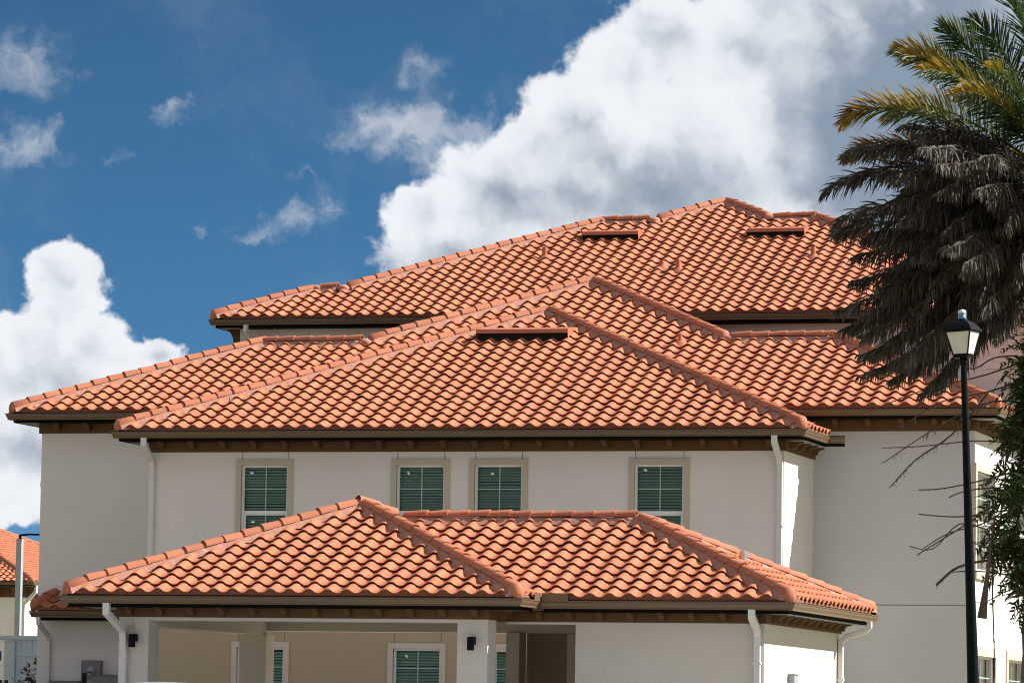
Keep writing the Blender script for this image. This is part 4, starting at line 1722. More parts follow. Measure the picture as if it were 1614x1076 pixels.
# ================================================================== street lamp
lamp = thing('street_lamp', 'black post street lamp with a four-sided lantern, leaning slightly in front of the palm', 'street lamp', (-7.93, 45, ground_z(45)))
LB = BASE[lamp].copy()
BASE[lamp] = Vector((0, 0, 0))
zt = 3.93 - LB.z
mb = MB()
mb.tube([(0, 0, 0), (0, 0, 0.5)], 0.095, 16)
mb.tube([(0, 0, 0.5), (0, 0, 0.56)], [0.095, 0.066], 16, False)
obj('lamp_base', mb, M['black'], lamp)
mb = MB()
mb.tube([(0, 0, 0.5), (0, 0, 1.25), (0, 0, zt * 0.6), (0, 0, zt)], [0.064, 0.060, 0.044, 0.031], 18)
obj('post', mb, M['black'], lamp)
mb = MB()
mb.tube([(0, 0, zt - 0.075), (0, 0, zt - 0.06), (0, 0, zt - 0.015), (0, 0, zt)], [0.034, 0.046, 0.046, 0.034], 16)
obj('collar', mb, M['black'], lamp)
rz = Matrix.Rotation(R(-12.6), 3, 'Z')


def sq(s, z):
    return [tuple(rz @ Vector((x * s / 2, y * s / 2, z))) for x, y in ((-1, -1), (1, -1), (1, 1), (-1, 1))]


z0 = zt + 0.03
mb = MB()
mb.grid([sq(0.150, zt), sq(0.166, zt + 0.035)], False, True)
mb.face(sq(0.150, zt))
mb.face(sq(0.166, zt + 0.035))
obj('lantern_base', mb, M['black'], lamp)
b, t = sq(0.158, z0 + 0.004), sq(0.262, z0 + 0.232)
for i in range(4):
    j = (i + 1) % 4
    mb = MB()
    q = [Vector(p) for p in (b[i], b[j], t[j], t[i])]
    cen = sum(q, Vector()) / 4
    q = [cen + (p - cen) * 0.955 for p in q]
    inn = [p + (Vector((0, 0, p.z)) - p).normalized() * 0.006 for p in q]
    mb.face(q)
    mb.face(list(reversed(inn)))
    mb.grid([q, inn], False, True)
    obj('lantern_pane', mb, M['lampglass'], lamp)
mb = MB()
for i in range(4):
    mb.tube([b[i], t[i]], 0.0085, 6)
mb.grid([sq(0.275, z0 + 0.226), sq(0.275, z0 + 0.240)], False, True)
o = obj('lantern_frame', mb, M['black'], lamp)
mb = MB()
mb.grid([sq(0.302, z0 + 0.236), sq(0.302, z0 + 0.248), sq(0.255, z0 + 0.285), sq(0.180, z0 + 0.325), sq(0.095, z0 + 0.352), sq(0.088, z0 + 0.362)], False, True)
mb.face(sq(0.302, z0 + 0.236))
mb.face(sq(0.088, z0 + 0.362))
obj('lantern_roof', mb, M['black'], lamp)
pc = z0 + 0.360
mb = MB()
mb.tube([(0, 0, pc), (0, 0, pc + 0.062)], 0.043, 18)
o = obj('photocell', mb, M['photocell'], lamp)
mb = MB()
mb.tube([(0, 0, pc + 0.062), (0, 0, pc + 0.088), (0, 0, pc + 0.100)], [0.042, 0.040, 0.012], 18)
obj('photocell_cap', mb, M['lens'], o)
mb = MB()
a0 = R(-62)
mb.grid([[(0.0438 * math.cos(a), 0.0438 * math.sin(a), pc + z) for a in (a0, a0 + 0.22, a0 + 0.44)] for z in (0.020, 0.046)])
obj('photocell_label', mb, M['paper'], o)
lamp.rotation_euler = (0, R(-2.1), 0)

# ================================================================== palm
CC = Vector((-9.77, 60, 7.48))
palm = thing('palm_tree', 'tall palm with green and yellow fronds above a thick skirt of dead grey ones', 'palm tree', (CC.x, 60, ground_z(60)))
mb = MB()
pts, rad = [], []
n = 26
for k in range(n + 1):
    f = k / n
    z = ground_z(60) + (CC.z - ground_z(60) - 0.1) * f
    pts.append((CC.x + 0.10 * math.sin(f * 2), 60, z))
    rad.append(0.25 + 0.02 * (k % 2) + 0.06 * max(0, f - 0.8) * 5)
mb.tube(pts, rad, 14)
obj('trunk', mb, M['bark'], palm)


def leaflet(mb, p, d, L, w, droop, rnd, age):
    d = d.normalized()
    ref = Vector((rnd.uniform(-1, 1), rnd.uniform(-1, 1), rnd.uniform(-.4, 1)))
    wv = d.cross(ref)
    if wv.length < 0.05:
        wv = d.cross(Vector((0, 1, 0)))
    wv.normalize()
    p1 = p + d * L * 0.35
    d2 = (d + Vector((0, 0, -1)) * droop * 0.55).normalized()
    p2 = p1 + d2 * L * 0.35
    d3 = (d2 + Vector((0, 0, -1)) * droop * 0.55).normalized()
    p3 = p2 + d3 * L * 0.30
    i = len(mb.v)
    for q, k in ((p, 0.55), (p1, 1.0), (p2, 0.75)):
        mb.v.append(tuple(q - wv * w * k))
        mb.v.append(tuple(q + wv * w * k))
    mb.v.append(tuple(p3))
    for f in ((i, i + 1, i + 3, i + 2), (i + 2, i + 3, i + 5, i + 4), (i + 4, i + 5, i + 6)):
        mb.f.append(f)
        mb.sm.append(True)
        mb.attr.append(max(0.001, min(1, age + rnd.uniform(-.05, .05))))


def frond(base, ctrl, tip, roll_a, L0, droop, age0, age1, mat, seed, n=72, dead=False, parent=palm):
    rnd = random.Random(seed)
    mb = MB()
    bez = lambda t: base * (1 - t) ** 2 + ctrl * 2 * t * (1 - t) + tip * t * t
    tan = lambda t: ((ctrl - base) * (1 - t) + (tip - ctrl) * t).normalized()
    mb.tube([bez(k / 10) for k in range(11)], [0.022 * (1 - k / 10.5) + 0.003 for k in range(11)], 5, True, True, max(0.02, min(1, (age0 + age1) / 2)))
    for k in range(n):
        t = 0.10 + 0.90 * (k + rnd.random()) / n
        p, T = bez(t), tan(t)
        s0 = T.cross(Vector((0, 0, 1)))
        if s0.length < 0.1:
            s0 = Vector((0, 1, 0))
        s0.normalize()
        for sd in (-1, 1):
            u0 = s0.cross(T).normalized()
            spread = 0.42 if not dead else 0.7
            ang = R(roll_a) * 1.0 + rnd.gauss(0, spread)
            dirn = (s0 * math.cos(ang) + u0 * math.sin(ang)) * sd
            if not dead:
                dirn = dirn + u0 * 0.35
            phi = R(62 - 34 * t + rnd.gauss(0, 5))
            d = T * math.cos(phi) + dirn.normalized() * math.sin(phi)
            prof = (0.95 if dead else 1.0) * min(1.0, 0.45 + 2.2 * t) * (1.0 if t < 0.72 else 1.0 - 0.62 * (t - 0.72) / 0.28)
            L = L0 * prof * rnd.uniform(0.82, 1.1)
            age = age0 + (age1 - age0) * t ** 1.5
            if not dead:
                age += 0.10 if math.sin(ang) * sd > 0 else -0.14
            if dead:
                if rnd.random() < 0.10:
                    continue
                d = d + Vector((rnd.gauss(0, .3), rnd.gauss(0, .3), -0.34 * droop + rnd.gauss(0, .15)))
                age = rnd.uniform(age0, age1)
            leaflet(mb, p, d, L, 0.0105 if not dead else 0.0125, droop * rnd.uniform(0.5, 1.3), rnd, age)
    return obj('frond', mb, mat, parent)


LIVE = [
    ((-0.55, 2.86), (-0.13, 1.93), (0.07, 0.55), -0.3, 50, 0.50, 0.15, 0.02, 0.10),
    ((-0.34, 3.03), (0.00, 2.02), (0.08, 0.59), 0.5, 40, 0.50, 0.15, 0.02, 0.08),
    ((-0.97, 2.35), (-0.42, 1.72), (0.04, 0.55), 0.2, 55, 0.48, 0.20, 0.03, 0.12),
    ((-1.26, 2.17), (-0.67, 1.60), (0.02, 0.50), -0.4, 60, 0.50, 0.20, 0.03, 0.15),
    ((-1.98, 1.97), (-1.09, 1.58), (0.00, 0.46), 0.1, 62, 0.50, 0.25, 0.10, 0.38),
    ((-1.68, 1.72), (-0.92, 1.43), (0.00, 0.42), -0.9, 65, 0.48, 0.30, 0.12, 0.52),
    ((-2.72, 0.99), (-1.76, 1.11), (0.00, 0.32), 0.1, 60, 0.46, 0.35, 0.10, 0.74),
    ((-2.27, 1.18), (-1.43, 1.18), (0.00, 0.32), 0.9, 60, 0.46, 0.35, 0.10, 0.60),
    ((-0.88, 1.01), (-0.42, 1.05), (0.04, 0.38), -2.0, 70, 0.42, 0.50, 0.15, 0.55),
    ((-0.34, 1.34), (-0.17, 1.18), (0.08, 0.42), -2.2, 70, 0.42, 0.40, 0.10, 0.35),
    ((-1.34, 1.43), (-0.67, 1.26), (0.04, 0.42), -1.5, 65, 0.45, 0.35, 0.08, 0.45),
    ((-2.66, 0.49), (-1.68, 0.61), (0.00, 0.21), 0.0, 58, 0.42, 0.40, 0.25, 0.95),
]
DEAD = [
    ((-2.97, 0.00), (-1.93, 0.29), (0.00, 0.08), 0.0, 60, 0.40, 0.55),
    ((-2.48, 0.42), (-1.51, 0.55), (0.00, 0.17), -0.8, 60, 0.40, 0.80),
    ((-2.86, -0.38), (-1.85, -0.10), (0.00, 0.00), 0.3, 60, 0.40, 0.80),
    ((-2.71, -0.61), (-1.68, -0.38), (0.00, -0.08), -0.5, 60, 0.42, 1.10),
    ((-2.56, -0.84), (-1.60, -0.59), (0.00, -0.13), 0.2, 60, 0.42, 1.20),
    ((-2.48, -1.22), (-1.55, -0.92), (0.00, -0.21), -0.3, 60, 0.42, 1.40),
    ((-2.71, -1.85), (-1.68, -1.30), (0.00, -0.34), 0.1, 60, 0.42, 1.50),
    ((-2.61, -1.68), (-1.60, -1.18), (0.04, -0.29), -0.8, 60, 0.42, 1.50),
    ((-2.48, -2.18), (-1.43, -1.60), (0.04, -0.38), 0.2, 60, 0.42, 1.60),
    ((-2.23, -2.02), (-1.26, -1.43), (0.04, -0.34), -1.0, 60, 0.42, 1.60),
    ((-2.02, -2.52), (-1.18, -1.85), (0.04, -0.42), 0.1, 60, 0.42, 1.70),
    ((-2.52, -2.44), (-1.34, -1.81), (0.07, -0.42), 0.4, 60, 0.36, 1.70),
    ((-1.76, -2.44), (-1.01, -1.68), (0.04, -0.42), -1.2, 60, 0.42, 1.70),
    ((-1.55, -2.73), (-0.84, -1.93), (0.07, -0.50), -0.2, 60, 0.42, 1.70),
    ((-1.18, -2.52), (-0.59, -1.68), (0.07, -0.50), -1.4, 60, 0.42, 1.70),
    ((-1.34, 0.50), (-0.84, 0.55), (0.00, 0.13), -2.0, 60, 0.40, 1.10),
    ((-1.68, 0.71), (-0.92, 0.67), (0.00, 0.17), -1.2, 60, 0.40, 0.90),
    ((-1.18, 0.32), (-0.67, 0.38), (0.00, 0.08), -2.2, 60, 0.40, 1.30),
    ((-0.80, 0.00), (-0.42, 0.21), (0.04, 0.00), -2.5, 60, 0.38, 1.40),
    ((-0.97, -0.29), (-0.50, 0.00), (0.04, -0.04), -2.3, 60, 0.38, 1.50),
    ((-0.42, -0.29), (-0.21, -0.04), (0.07, -0.04), -2.5, 60, 0.38, 1.50),
    ((-1.85, 0.00), (-1.01, 0.21), (0.00, 0.00), -1.6, 60, 0.40, 1.20),
    ((-1.93, -0.38), (-1.09, -0.10), (0.00, -0.08), -1.4, 60, 0.40, 1.30),
    ((-1.51, -0.59), (-0.84, -0.25), (0.02, -0.13), -1.9, 60, 0.40, 1.40),
    ((-1.39, -1.09), (-0.76, -0.59), (0.04, -0.21), -1.8, 60, 0.40, 1.50),
    ((-0.92, -1.01), (-0.50, -0.59), (0.04, -0.25), -2.2, 60, 0.40, 1.50),
    ((-0.63, -1.34), (-0.29, -0.84), (0.07, -0.34), -2.3, 60, 0.40, 1.60),
    ((-2.02, -0.80), (-1.18, -0.42), (0.00, -0.17), -0.9, 60, 0.40, 1.40),
    ((-2.10, -1.51), (-1.18, -0.97), (0.04, -0.29), -0.6, 60, 0.40, 1.50),
    ((-0.42, -1.85), (-0.21, -1.09), (0.08, -0.42), -2.0, 60, 0.40, 1.70),
    ((-0.67, -2.18), (-0.34, -1.34), (0.08, -0.46), -1.6, 60, 0.40, 1.70),
    ((-0.34, -2.44), (-0.17, -1.51), (0.10, -0.50), -1.2, 60, 0.40, 1.70),
    ((-2.18, -0.08), (-1.26, 0.17), (0.00, 0.04), 0.8, 60, 0.40, 0.90),
    ((-2.27, -1.05), (-1.34, -0.67), (0.00, -0.21), 0.9, 60, 0.40, 1.40),
    ((-1.85, -1.85), (-1.01, -1.18), (0.04, -0.34), 0.9, 60, 0.40, 1.60),
    ((-1.34, -2.14), (-0.67, -1.34), (0.07, -0.42), 1.2, 60, 0.40, 1.60),
    ((-0.84, -2.44), (-0.42, -1.51), (0.08, -0.46), 1.0, 60, 0.40, 1.70),
]
STALKS = [
    ([(0.00, -2.31), (-0.67, -2.45), (-1.43, -2.71), (-2.35, -2.98)], 0.014, 0.006, 10, 0.07),
    ([(0.00, -2.52), (-0.67, -2.62), (-1.26, -2.92), (-1.85, -3.28)], 0.016, 0.006, 14, 0.12),
    ([(0.00, -2.94), (-0.59, -2.86), (-1.26, -3.13), (-2.10, -3.55)], 0.014, 0.006, 22, 0.16),
    ([(-0.67, -2.79), (-1.18, -3.19), (-1.60, -3.57), (-1.95, -4.00)], 0.014, 0.008, 30, 0.09),
    ([(-0.22, -3.40), (-0.84, -3.41), (-1.51, -3.50), (-2.03, -3.55)], 0.011, 0.006, 10, 0.05),
    ([(-0.17, -3.70), (-0.67, -3.80), (-1.18, -3.97), (-1.51, -4.08)], 0.014, 0.008, 4, 0.05),
    ([(-0.25, -4.00), (-0.67, -4.02), (-0.97, -4.05), (-1.16, -4.10)], 0.012, 0.008, 3, 0.05),
    ([(0.00, -4.29), (-0.59, -4.30), (-1.09, -4.30), (-1.60, -4.34)], 0.013, 0.009, 2, 0.05),
    ([(-0.17, -3.95), (-0.67, -4.33), (-1.18, -4.62), (-1.67, -4.92)], 0.014, 0.008, 3, 0.05),
    ([(-0.34, -4.20), (-0.76, -4.42), (-1.18, -4.64), (-1.57, -4.76)], 0.012, 0.007, 3, 0.05),
    ([(-0.67, -4.55), (-1.01, -4.61), (-1.34, -4.77), (-1.63, -4.82)], 0.011, 0.006, 3, 0.05),
    ([(0.00, -5.00), (-0.59, -5.06), (-1.01, -5.08), (-1.31, -5.31)], 0.016, 0.020, 12, 0.10),
    ([(0.00, -5.25), (-0.50, -5.13), (-0.88, -5.14), (-1.05, -5.13)], 0.012, 0.008, 3, 0.05),
    ([(0.00, -4.71), (-0.42, -4.75), (-0.80, -4.79), (-1.01, -4.72)], 0.011, 0.006, 3, 0.05),
    ([(0.00, -4.87), (-0.34, -4.92), (-0.67, -4.81), (-0.92, -4.77)], 0.010, 0.006, 3, 0.05),
    ([(-0.13, -5.34), (-0.42, -5.42), (-0.67, -5.47), (-0.84, -5.47)], 0.010, 0.006, 3, 0.05),
    ([(-0.24, -2.86), (-0.38, -3.36), (-0.40, -4.03), (-0.44, -4.45)], 0.012, 0.010, 26, 0.06),
    ([(-0.34, -2.61), (-0.46, -3.11), (-0.50, -3.53), (-0.48, -3.87)], 0.010, 0.008, 14, 0.06),
    ([(-0.20, -4.03), (-0.30, -4.62), (-0.35, -5.08), (-0.42, -5.34)], 0.012, 0.010, 16, 0.06),
    ([(-0.61, -4.87), (-0.60, -5.46), (-0.58, -5.97), (-0.56, -6.42)], 0.012, 0.007, 4, 0.08),
    ([(-0.30, -2.18), (-0.59, -2.31), (-0.80, -2.42), (-0.92, -2.52)], 0.012, 0.007, 8, 0.08),
]


def crown_pt(p, dy=0.0):
    return CC + Vector((p[0], dy, p[1]))


for k, (tp, md, bs, dyt, ro, L, dr, a0, a1) in enumerate(LIVE):
    b, t = crown_pt(bs, 0), crown_pt(tp, dyt)
    m_ = crown_pt(md, dyt * 0.42)
    frond(b, m_ * 2 - (b + t) * 0.5, t, ro, L, dr, a0, a1, M['frond'], 100 + k, 150)
rj = random.Random(8)
SKIRT = [f for f in DEAD if not (f[0][0] > -1.26 and f[0][1] < -2.1)]
SKIRT += [((-0.34, -2.06), (-0.13, -1.26), (0.13, -0.42), -1.0, 60, 0.42, 1.6), ((-0.59, -1.97), (-0.25, -1.18), (0.08, -0.42), -0.4, 60, 0.42, 1.6), ((-0.04, -2.2), (0.04, -1.4), (0.13, -0.5), -0.7, 60, 0.42, 1.6), ((-0.2, -1.9), (-0.05, -1.1), (0.1, -0.4), 0.7, 60, 0.42, 1.6)]
for tp, md, bs, dyt, ro, L, dr in list(SKIRT):      # a second, slightly shorter frond beside each
    sx, sz = rj.uniform(.80, .97), rj.gauss(0, .16)
    SKIRT.append(((tp[0] * sx, tp[1] + sz), (md[0] * sx, md[1] + sz * .5), bs, dyt + rj.choice((-.5, .5)), ro, L, dr))
for k, (tp, md, bs, dyt, ro, L, dr) in enumerate(SKIRT):
    b, t = crown_pt(bs, 0), crown_pt(tp, dyt)
    m_ = crown_pt(md, dyt * 0.42)
    o = frond(b, m_ * 2 - (b + t) * 0.5, t, ro, L, dr, 0.25, 1.0, M['dead'], 200 + k, 125, True)
    if k == 0:
        o['label'] = 'dead grey-brown frond'
# more dead fronds filling the skirt
rr = random.Random(31)
for k in range(80):
    z0 = rr.uniform(-1.95, 0.2)
    rch = 2.35 + 0.15 * z0 + rr.uniform(-1.1, -0.05)
    a = rr.uniform(math.pi * 0.80, math.pi * 1.62)
    t = CC + Vector((math.cos(a) * rch, math.sin(a) * rch, z0))
    b = CC + Vector((0, 0, -0.1 + 0.12 * z0))
    c = b.lerp(t, 0.5) + Vector((0, 0, 0.35 + 0.2 * abs(z0) * 0.5))
    frond(b, c, t, 60, 0.40, 1.4 if z0 < -0.5 else 1.0, 0.1, 0.9, M['dead'], 500 + k, 110, True)
# the far half of the crown, beyond the picture's edge
rr = random.Random(5)
for k in range(26):
    a = rr.uniform(-1.1, 1.4)
    e = rr.uniform(-0.9, 1.15)
    ln = rr.uniform(2.4, 3.0)
    dv = Vector((math.cos(a) * math.cos(e), math.sin(a) * math.cos(e), math.sin(e)))
    b = CC + Vector((0, 0, -0.3 + 0.5 * max(e, -0.5)))
    t = b + dv * ln + Vector((0, 0, -0.7))
    c = b + dv * ln * 0.55 + Vector((0, 0, 0.25))
    if e > 0.1:
        frond(b, c, t, 40, 0.48, 0.25, 0.03, 0.3, M['frond'], 300 + k, 52)
    else:
        frond(b, c, t, 60, 0.40, 1.3, 0.25, 1.0, M['dead'], 300 + k, 52, True)

for k, (pts, r0, r1, ns, sl) in enumerate(STALKS):
    rnd = random.Random(400 + k)
    dy = rnd.uniform(-0.7, 0.25)
    P4 = [crown_pt(p, dy * i / 3) + Vector((rnd.gauss(0, .015), 0, rnd.gauss(0, .05))) for i, p in enumerate(pts)]
    path, radii = [], []
    for s in range(13):
        t = s / 12 * 3
        i = min(2, int(t))
        f = t - i
        a = P4[max(0, i - 1)]
        b, c = P4[i], P4[i + 1]
        d = P4[min(3, i + 2)]
        path.append(0.5 * ((2 * b) + (c - a) * f + (2 * a - 5 * b + 4 * c - d) * f * f + (3 * b - a - 3 * c + d) * f ** 3))
        radii.append(r0 + (r1 - r0) * s / 12)
    mb = MB()
    mb.tube(path, radii, 6, True, True, 0.8)
    for j in range(ns * 3):
        t = rnd.uniform(0.15, 1.0) * 11.9
        i = int(t)
        p = path[i].lerp(path[i + 1], t - i)
        T = (path[i + 1] - path[i]).normalized()
        d = T * 0.5 + Vector((rnd.gauss(0, .5), rnd.gauss(0, .5), rnd.gauss(-.35, .4)))
        leaflet(mb, p, d, sl * rnd.uniform(.3, 1.1), 0.005, 0.8, rnd, rnd.uniform(.5, 1))
    obj('dry_stalk', mb, M['stalk'], palm)

# broken leaf base hanging with its spines
mb = MB()
top, bot = crown_pt((-0.50, -4.40), -0.5), crown_pt((-0.655, -5.74), -0.55)
pth = [top.lerp(bot, k / 8) for k in range(9)]
mb.tube(pth, [0.012, 0.015, 0.018, 0.022, 0.026, 0.032, 0.040, 0.052, 0.066], 8, True, True, 0.8)
rnd = random.Random(9)
for j in range(16):
    p = pth[2 + j % 6].lerp(pth[3 + j % 6], rnd.random())
    leaflet(mb, p, Vector((rnd.choice((-1, 1)), rnd.gauss(0, .3), rnd.uniform(.1, .7))), rnd.uniform(.08, .2), 0.004, 0.2, rnd, 0.9)
obj('leaf_base', mb, M['stalk'], palm)['label'] = 'broken flared leaf base with spines'

# ================================================================== fern growing on the trunk
fern = thing('trunk_fern', 'dark green fern growing thickly round the palm trunk, below the dead fronds', 'fern', (CC.x + 0.05, 60, 2.0))


def fern_mesh(seed, L=0.62):
    rnd = random.Random(seed)
    mb = MB()
    pts = [Vector((0, L * f, 0.30 * L * math.sin(f * 2.0) - 0.62 * L * f ** 2.2)) for f in [k / 9 for k in range(10)]]
    mb.tube(pts, [0.006 * (1 - k / 11) for k in range(10)], 4, False, True, 0.3)
    n = 16
    for k in range(n):
        f = (0.16 + 0.82 * k / (n - 1)) * 9
        i = min(8, int(f))
        p = pts[i].lerp(pts[i + 1], f - i)
        T = (pts[i + 1] - pts[i]).normalized()
        for sd in (-1, 1):
            d = T * 0.55 + Vector((sd, rnd.gauss(0, .2), rnd.gauss(0.0, .35)))
            ll = 0.25 * math.sin(math.pi * min(0.97, 0.2 + 0.72 * k / n)) * rnd.uniform(.45, 1.25)
            wv = (T + Vector((0, 0, rnd.gauss(0, .5)))).normalized()
            dn = d.normalized()
            q1 = p + dn * ll * 0.5 + Vector((0, 0, -0.004))
            q2 = p + (dn + T * 0.35).normalized() * ll + Vector((0, 0, -0.025))
            w = 0.019
            i0 = len(mb.v)
            mb.v += [tuple(p - wv * w), tuple(p + wv * w), tuple(q1 - wv * w * 0.9), tuple(q1 + wv * w * 0.9), tuple(q2)]
            for fc in ((i0, i0 + 1, i0 + 3, i0 + 2), (i0 + 2, i0 + 3, i0 + 4)):
                mb.f.append(fc)
                mb.sm.append(True)
                mb.attr.append(rnd.uniform(.2, .8))
    return mesh_of('fern_frond', mb, M['fern'], (0, 0, 0))


FERN = [fern_mesh(s, l) for s, l in ((1, 0.62), (2, 0.5), (3, 0.74), (4, 0.58))]
rnd = random.Random(77)
REACH = [(-2.1, 0.10), (-2.9, 0.16), (-3.4, 0.40), (-3.9, 0.70), (-4.5, 0.86), (-4.9, 0.80), (-5.25, 0.55), (-5.6, 0.32)]
for k in range(290):
    z = rnd.uniform(-5.6, -2.1)
    for (za, ra), (zb, rb) in zip(REACH, REACH[1:]):
        if zb <= z <= za:
            reach = ra + (rb - ra) * (za - z) / (za - zb)
    a = rnd.uniform(-math.pi, math.pi)
    if rnd.random() < 0.62:
        a = rnd.uniform(-math.pi * 1.05, -math.pi * 0.25)
    ln = rnd.uniform(0.6, 1.05)
    r0 = max(0.10, reach - 0.40) * rnd.uniform(0.5, 1.0)
    base = CC + Vector((0.09 + math.cos(a) * r0, math.sin(a) * r0, z + 0.10))
    o = bpy.data.objects.new('fern_frond', rnd.choice(FERN))
    C.objects.link(o)
    o.parent = fern
    o.location = base - BASE[fern]
    o.rotation_euler = (rnd.gauss(-0.15, 0.55), rnd.gauss(0, 0.5), a - math.pi / 2 + rnd.gauss(0, 0.3))
    o.scale = (ln, ln, ln)

# ================================================================== fittings on the walls
for X, lab in ((-24.88, 'black cylinder wall light on the left post, above the wire hook side'), (-19.418, 'black cylinder wall light on the right post of the carport')):
    if X < -22:
        lab = 'black cylinder wall light on the porch post next to the bent downspout'
    else:
        lab = 'black cylinder wall light on the porch post between the two windows'
    t = thing('wall_light', lab, 'wall light', (X, PWY, 1.40), 'black wall lights on the porch posts')
    mb = MB()
    mb.tube([(X, PWY - 0.14, 1.395), (X, PWY - 0.14, 1.595)], 0.054, 20)
    obj('lamp_tube', mb, M['black'], t)
    mb = MB()
    mb.box(X - 0.045, X + 0.045, PWY - 0.10, PWY - 0.001, 1.485, 1.60)
    obj('mount', mb, M['black'], t)

t = thing('meter_box', 'grey electric meter box with a round glass meter, on the wall under the pent roof', 'meter box', (-31.39, RWY, 0.55))
mb = MB()
mb.box(-31.585, -31.20, RWY - 0.15, RWY - 0.001, 0.55, 1.455)
o = obj('box', mb, M['greybox'], t)
for z in (1.25, 1.00):
    mb = MB()
    mb.tube([(-31.375, RWY - 0.15, z), (-31.375, RWY - 0.175, z)], 0.088, 20)
    ring = obj('meter_ring', mb, M['steel'], t)
    mb = MB()
    mb.tube([(-31.375, RWY - 0.175, z), (-31.375, RWY - 0.225, z), (-31.375, RWY - 0.245, z)], [0.078, 0.074, 0.05], 20)
    obj('meter_glass', mb, M['bluebox'], ring)
    mb = MB()
    mb.box(-31.425, -31.33, RWY - 0.2475, RWY - 0.2455, z - 0.035, z - 0.005)
    obj('meter_plate', mb, M['navy'], ring)
mb = MB()
mb.box(-31.56, -31.47, RWY - 0.158, RWY - 0.150, 1.02, 1.22)
obj('box_window', mb, M['dark'], t)
t = thing('utility_cabinet', 'plain grey utility cabinet beside the meter, right behind the bent downspout', 'cabinet', (-31.05, RWY, 0.3))
mb = MB()
mb.box(-31.31, -30.70, RWY - 0.30, RWY - 0.152, 0.3, 1.17)
obj('box', mb, M['greybox'], t)
mb = MB()
mb.box(-31.33, -30.68, RWY - 0.32, RWY - 0.10, 1.171, 1.185)
obj('lid', mb, M['greybox'], t)
t = thing('utility_cabinet', 'low grey utility cabinet left of the meter, only its top showing', 'cabinet', (-31.9, RWY, 0.3))
mb = MB()
mb.box(-32.19, -31.60, RWY - 0.22, RWY - 0.001, 0.3, 1.045)
obj('box', mb, M['greybox'], t)
mb = MB()
mb.box(-32.21, -31.895, RWY - 0.24, RWY - 0.001, 1.046, 1.062)
mb2 = MB()
mb2.box(-31.893, -31.59, RWY - 0.24, RWY - 0.001, 1.046, 1.060)
obj('lid', mb, M['greybox'], t)
obj('lid', mb2, M['greybox'], t)
t = thing('conduit_box', 'pale grey electrical box on the sunlit side wall of the porch wing', 'electrical box', (WX1, 69.1, 0.4))
mb = MB()
mb.box(WX1 + 0.001, WX1 + 0.105, 69.0, 69.28, 0.4, 1.125)
obj('box', mb, M['bluebox'], t)
mb = MB()
mb.box(WX1 + 0.001, WX1 + 0.118, 68.985, 69.295, 1.126, 1.145)
obj('lid', mb, M['bluebox'], t)
t = thing('security_light', 'small round grey light fixed to the left side wall of the house', 'wall light', (XR0, 81.7, 4.8))
mb = MB()
mb.tube([(XR0 - 0.001, 81.7, 4.83), (XR0 - 0.05, 81.7, 4.83)], 0.05, 12)
obj('mount', mb, M['greybox'], t)
mb = MB()
rows = []
for i in range(7):
    a = math.pi * i / 6
    rows.append([(XR0 - 0.05 - 0.055 * math.sin(a), 81.7 + 0.12 * math.sin(a) * 0 + 0.10 * math.cos(a) * math.cos(b2), 4.83 + 0.11 * math.cos(a) * math.sin(b2)) for b2 in [math.pi * j / 10 for j in range(11)]])
mb.grid(rows, True)
mb.tube([(XR0 - 0.05, 81.7, 4.83), (XR0 - 0.075, 81.7, 4.83), (XR0 - 0.10, 81.7, 4.83), (XR0 - 0.112, 81.7, 4.83)], [0.125, 0.118, 0.085, 0.03], 16)
obj('lamp_head', mb, M['lens'], t)

# ================================================================== left edge: fence, mast, cabinet, shrub
fn = thing('vinyl_fence', 'white vinyl board fence in shade beyond the left corner of the house', 'fence', (-35, 90, GROUND))
FY = 90.0
x = -38.7
while x < -32.75:
    mb = MB()
    mb.box(x, x + 0.117, FY - 0.012, FY + 0.012, 1.765, 2.035)
    obj('board', mb, M['fence'], fn)
    mb = MB()
    mb.box(x, x + 0.117, FY - 0.012, FY + 0.012, GROUND + 0.05, 1.69)
    obj('board', mb, M['fence'], fn)
    x += 0.124
for z0_, z1_, th in ((2.036, 2.115, 0.045), (1.691, 1.764, 0.03), (GROUND + 0.02, GROUND + 0.12, 0.03)):
    mb = MB()
    mb.box(-38.7, -32.65, FY - th, FY + th, z0_, z1_)
    obj('rail', mb, M['fence'], fn)
for x in (-36.60, -34.2):
    mb = MB()
    mb.box(x, x + 0.12, FY - 0.062, FY + 0.062, GROUND, 2.0)
    obj('fence_post', mb, M['fence'], fn)

t = thing('light_mast', 'tall square grey light mast with a thin black arm, behind the white fence', 'light pole', (-52.6, 130, GROUND))
mb = MB()
xm, ym = -52.64, 130.0
mb.box(xm - 0.085, xm + 0.085, ym - 0.085, ym + 0.085, GROUND, 6.02)
obj('mast', mb, M['mast'], t)
mb = MB()
mb.box(xm - 0.035, xm + 0.035, ym - 0.035, ym + 0.035, 6.021, 6.14)
obj('arm_bracket', mb, M['black'], t)
mb = MB()
mb.tube([(xm, ym, 6.13), (xm + 0.3, ym, 6.16), (xm + 1.0, ym, 6.14), (xm + 1.6, ym, 6.10)], [0.035, 0.03, 0.03, 0.025], 8)
obj('arm', mb, M['black'], t)
mb = MB()
mb.box(xm + 1.5, xm + 2.1, ym - 0.12, ym + 0.12, 6.04, 6.12)
obj('lamp_head', mb, M['black'], t)

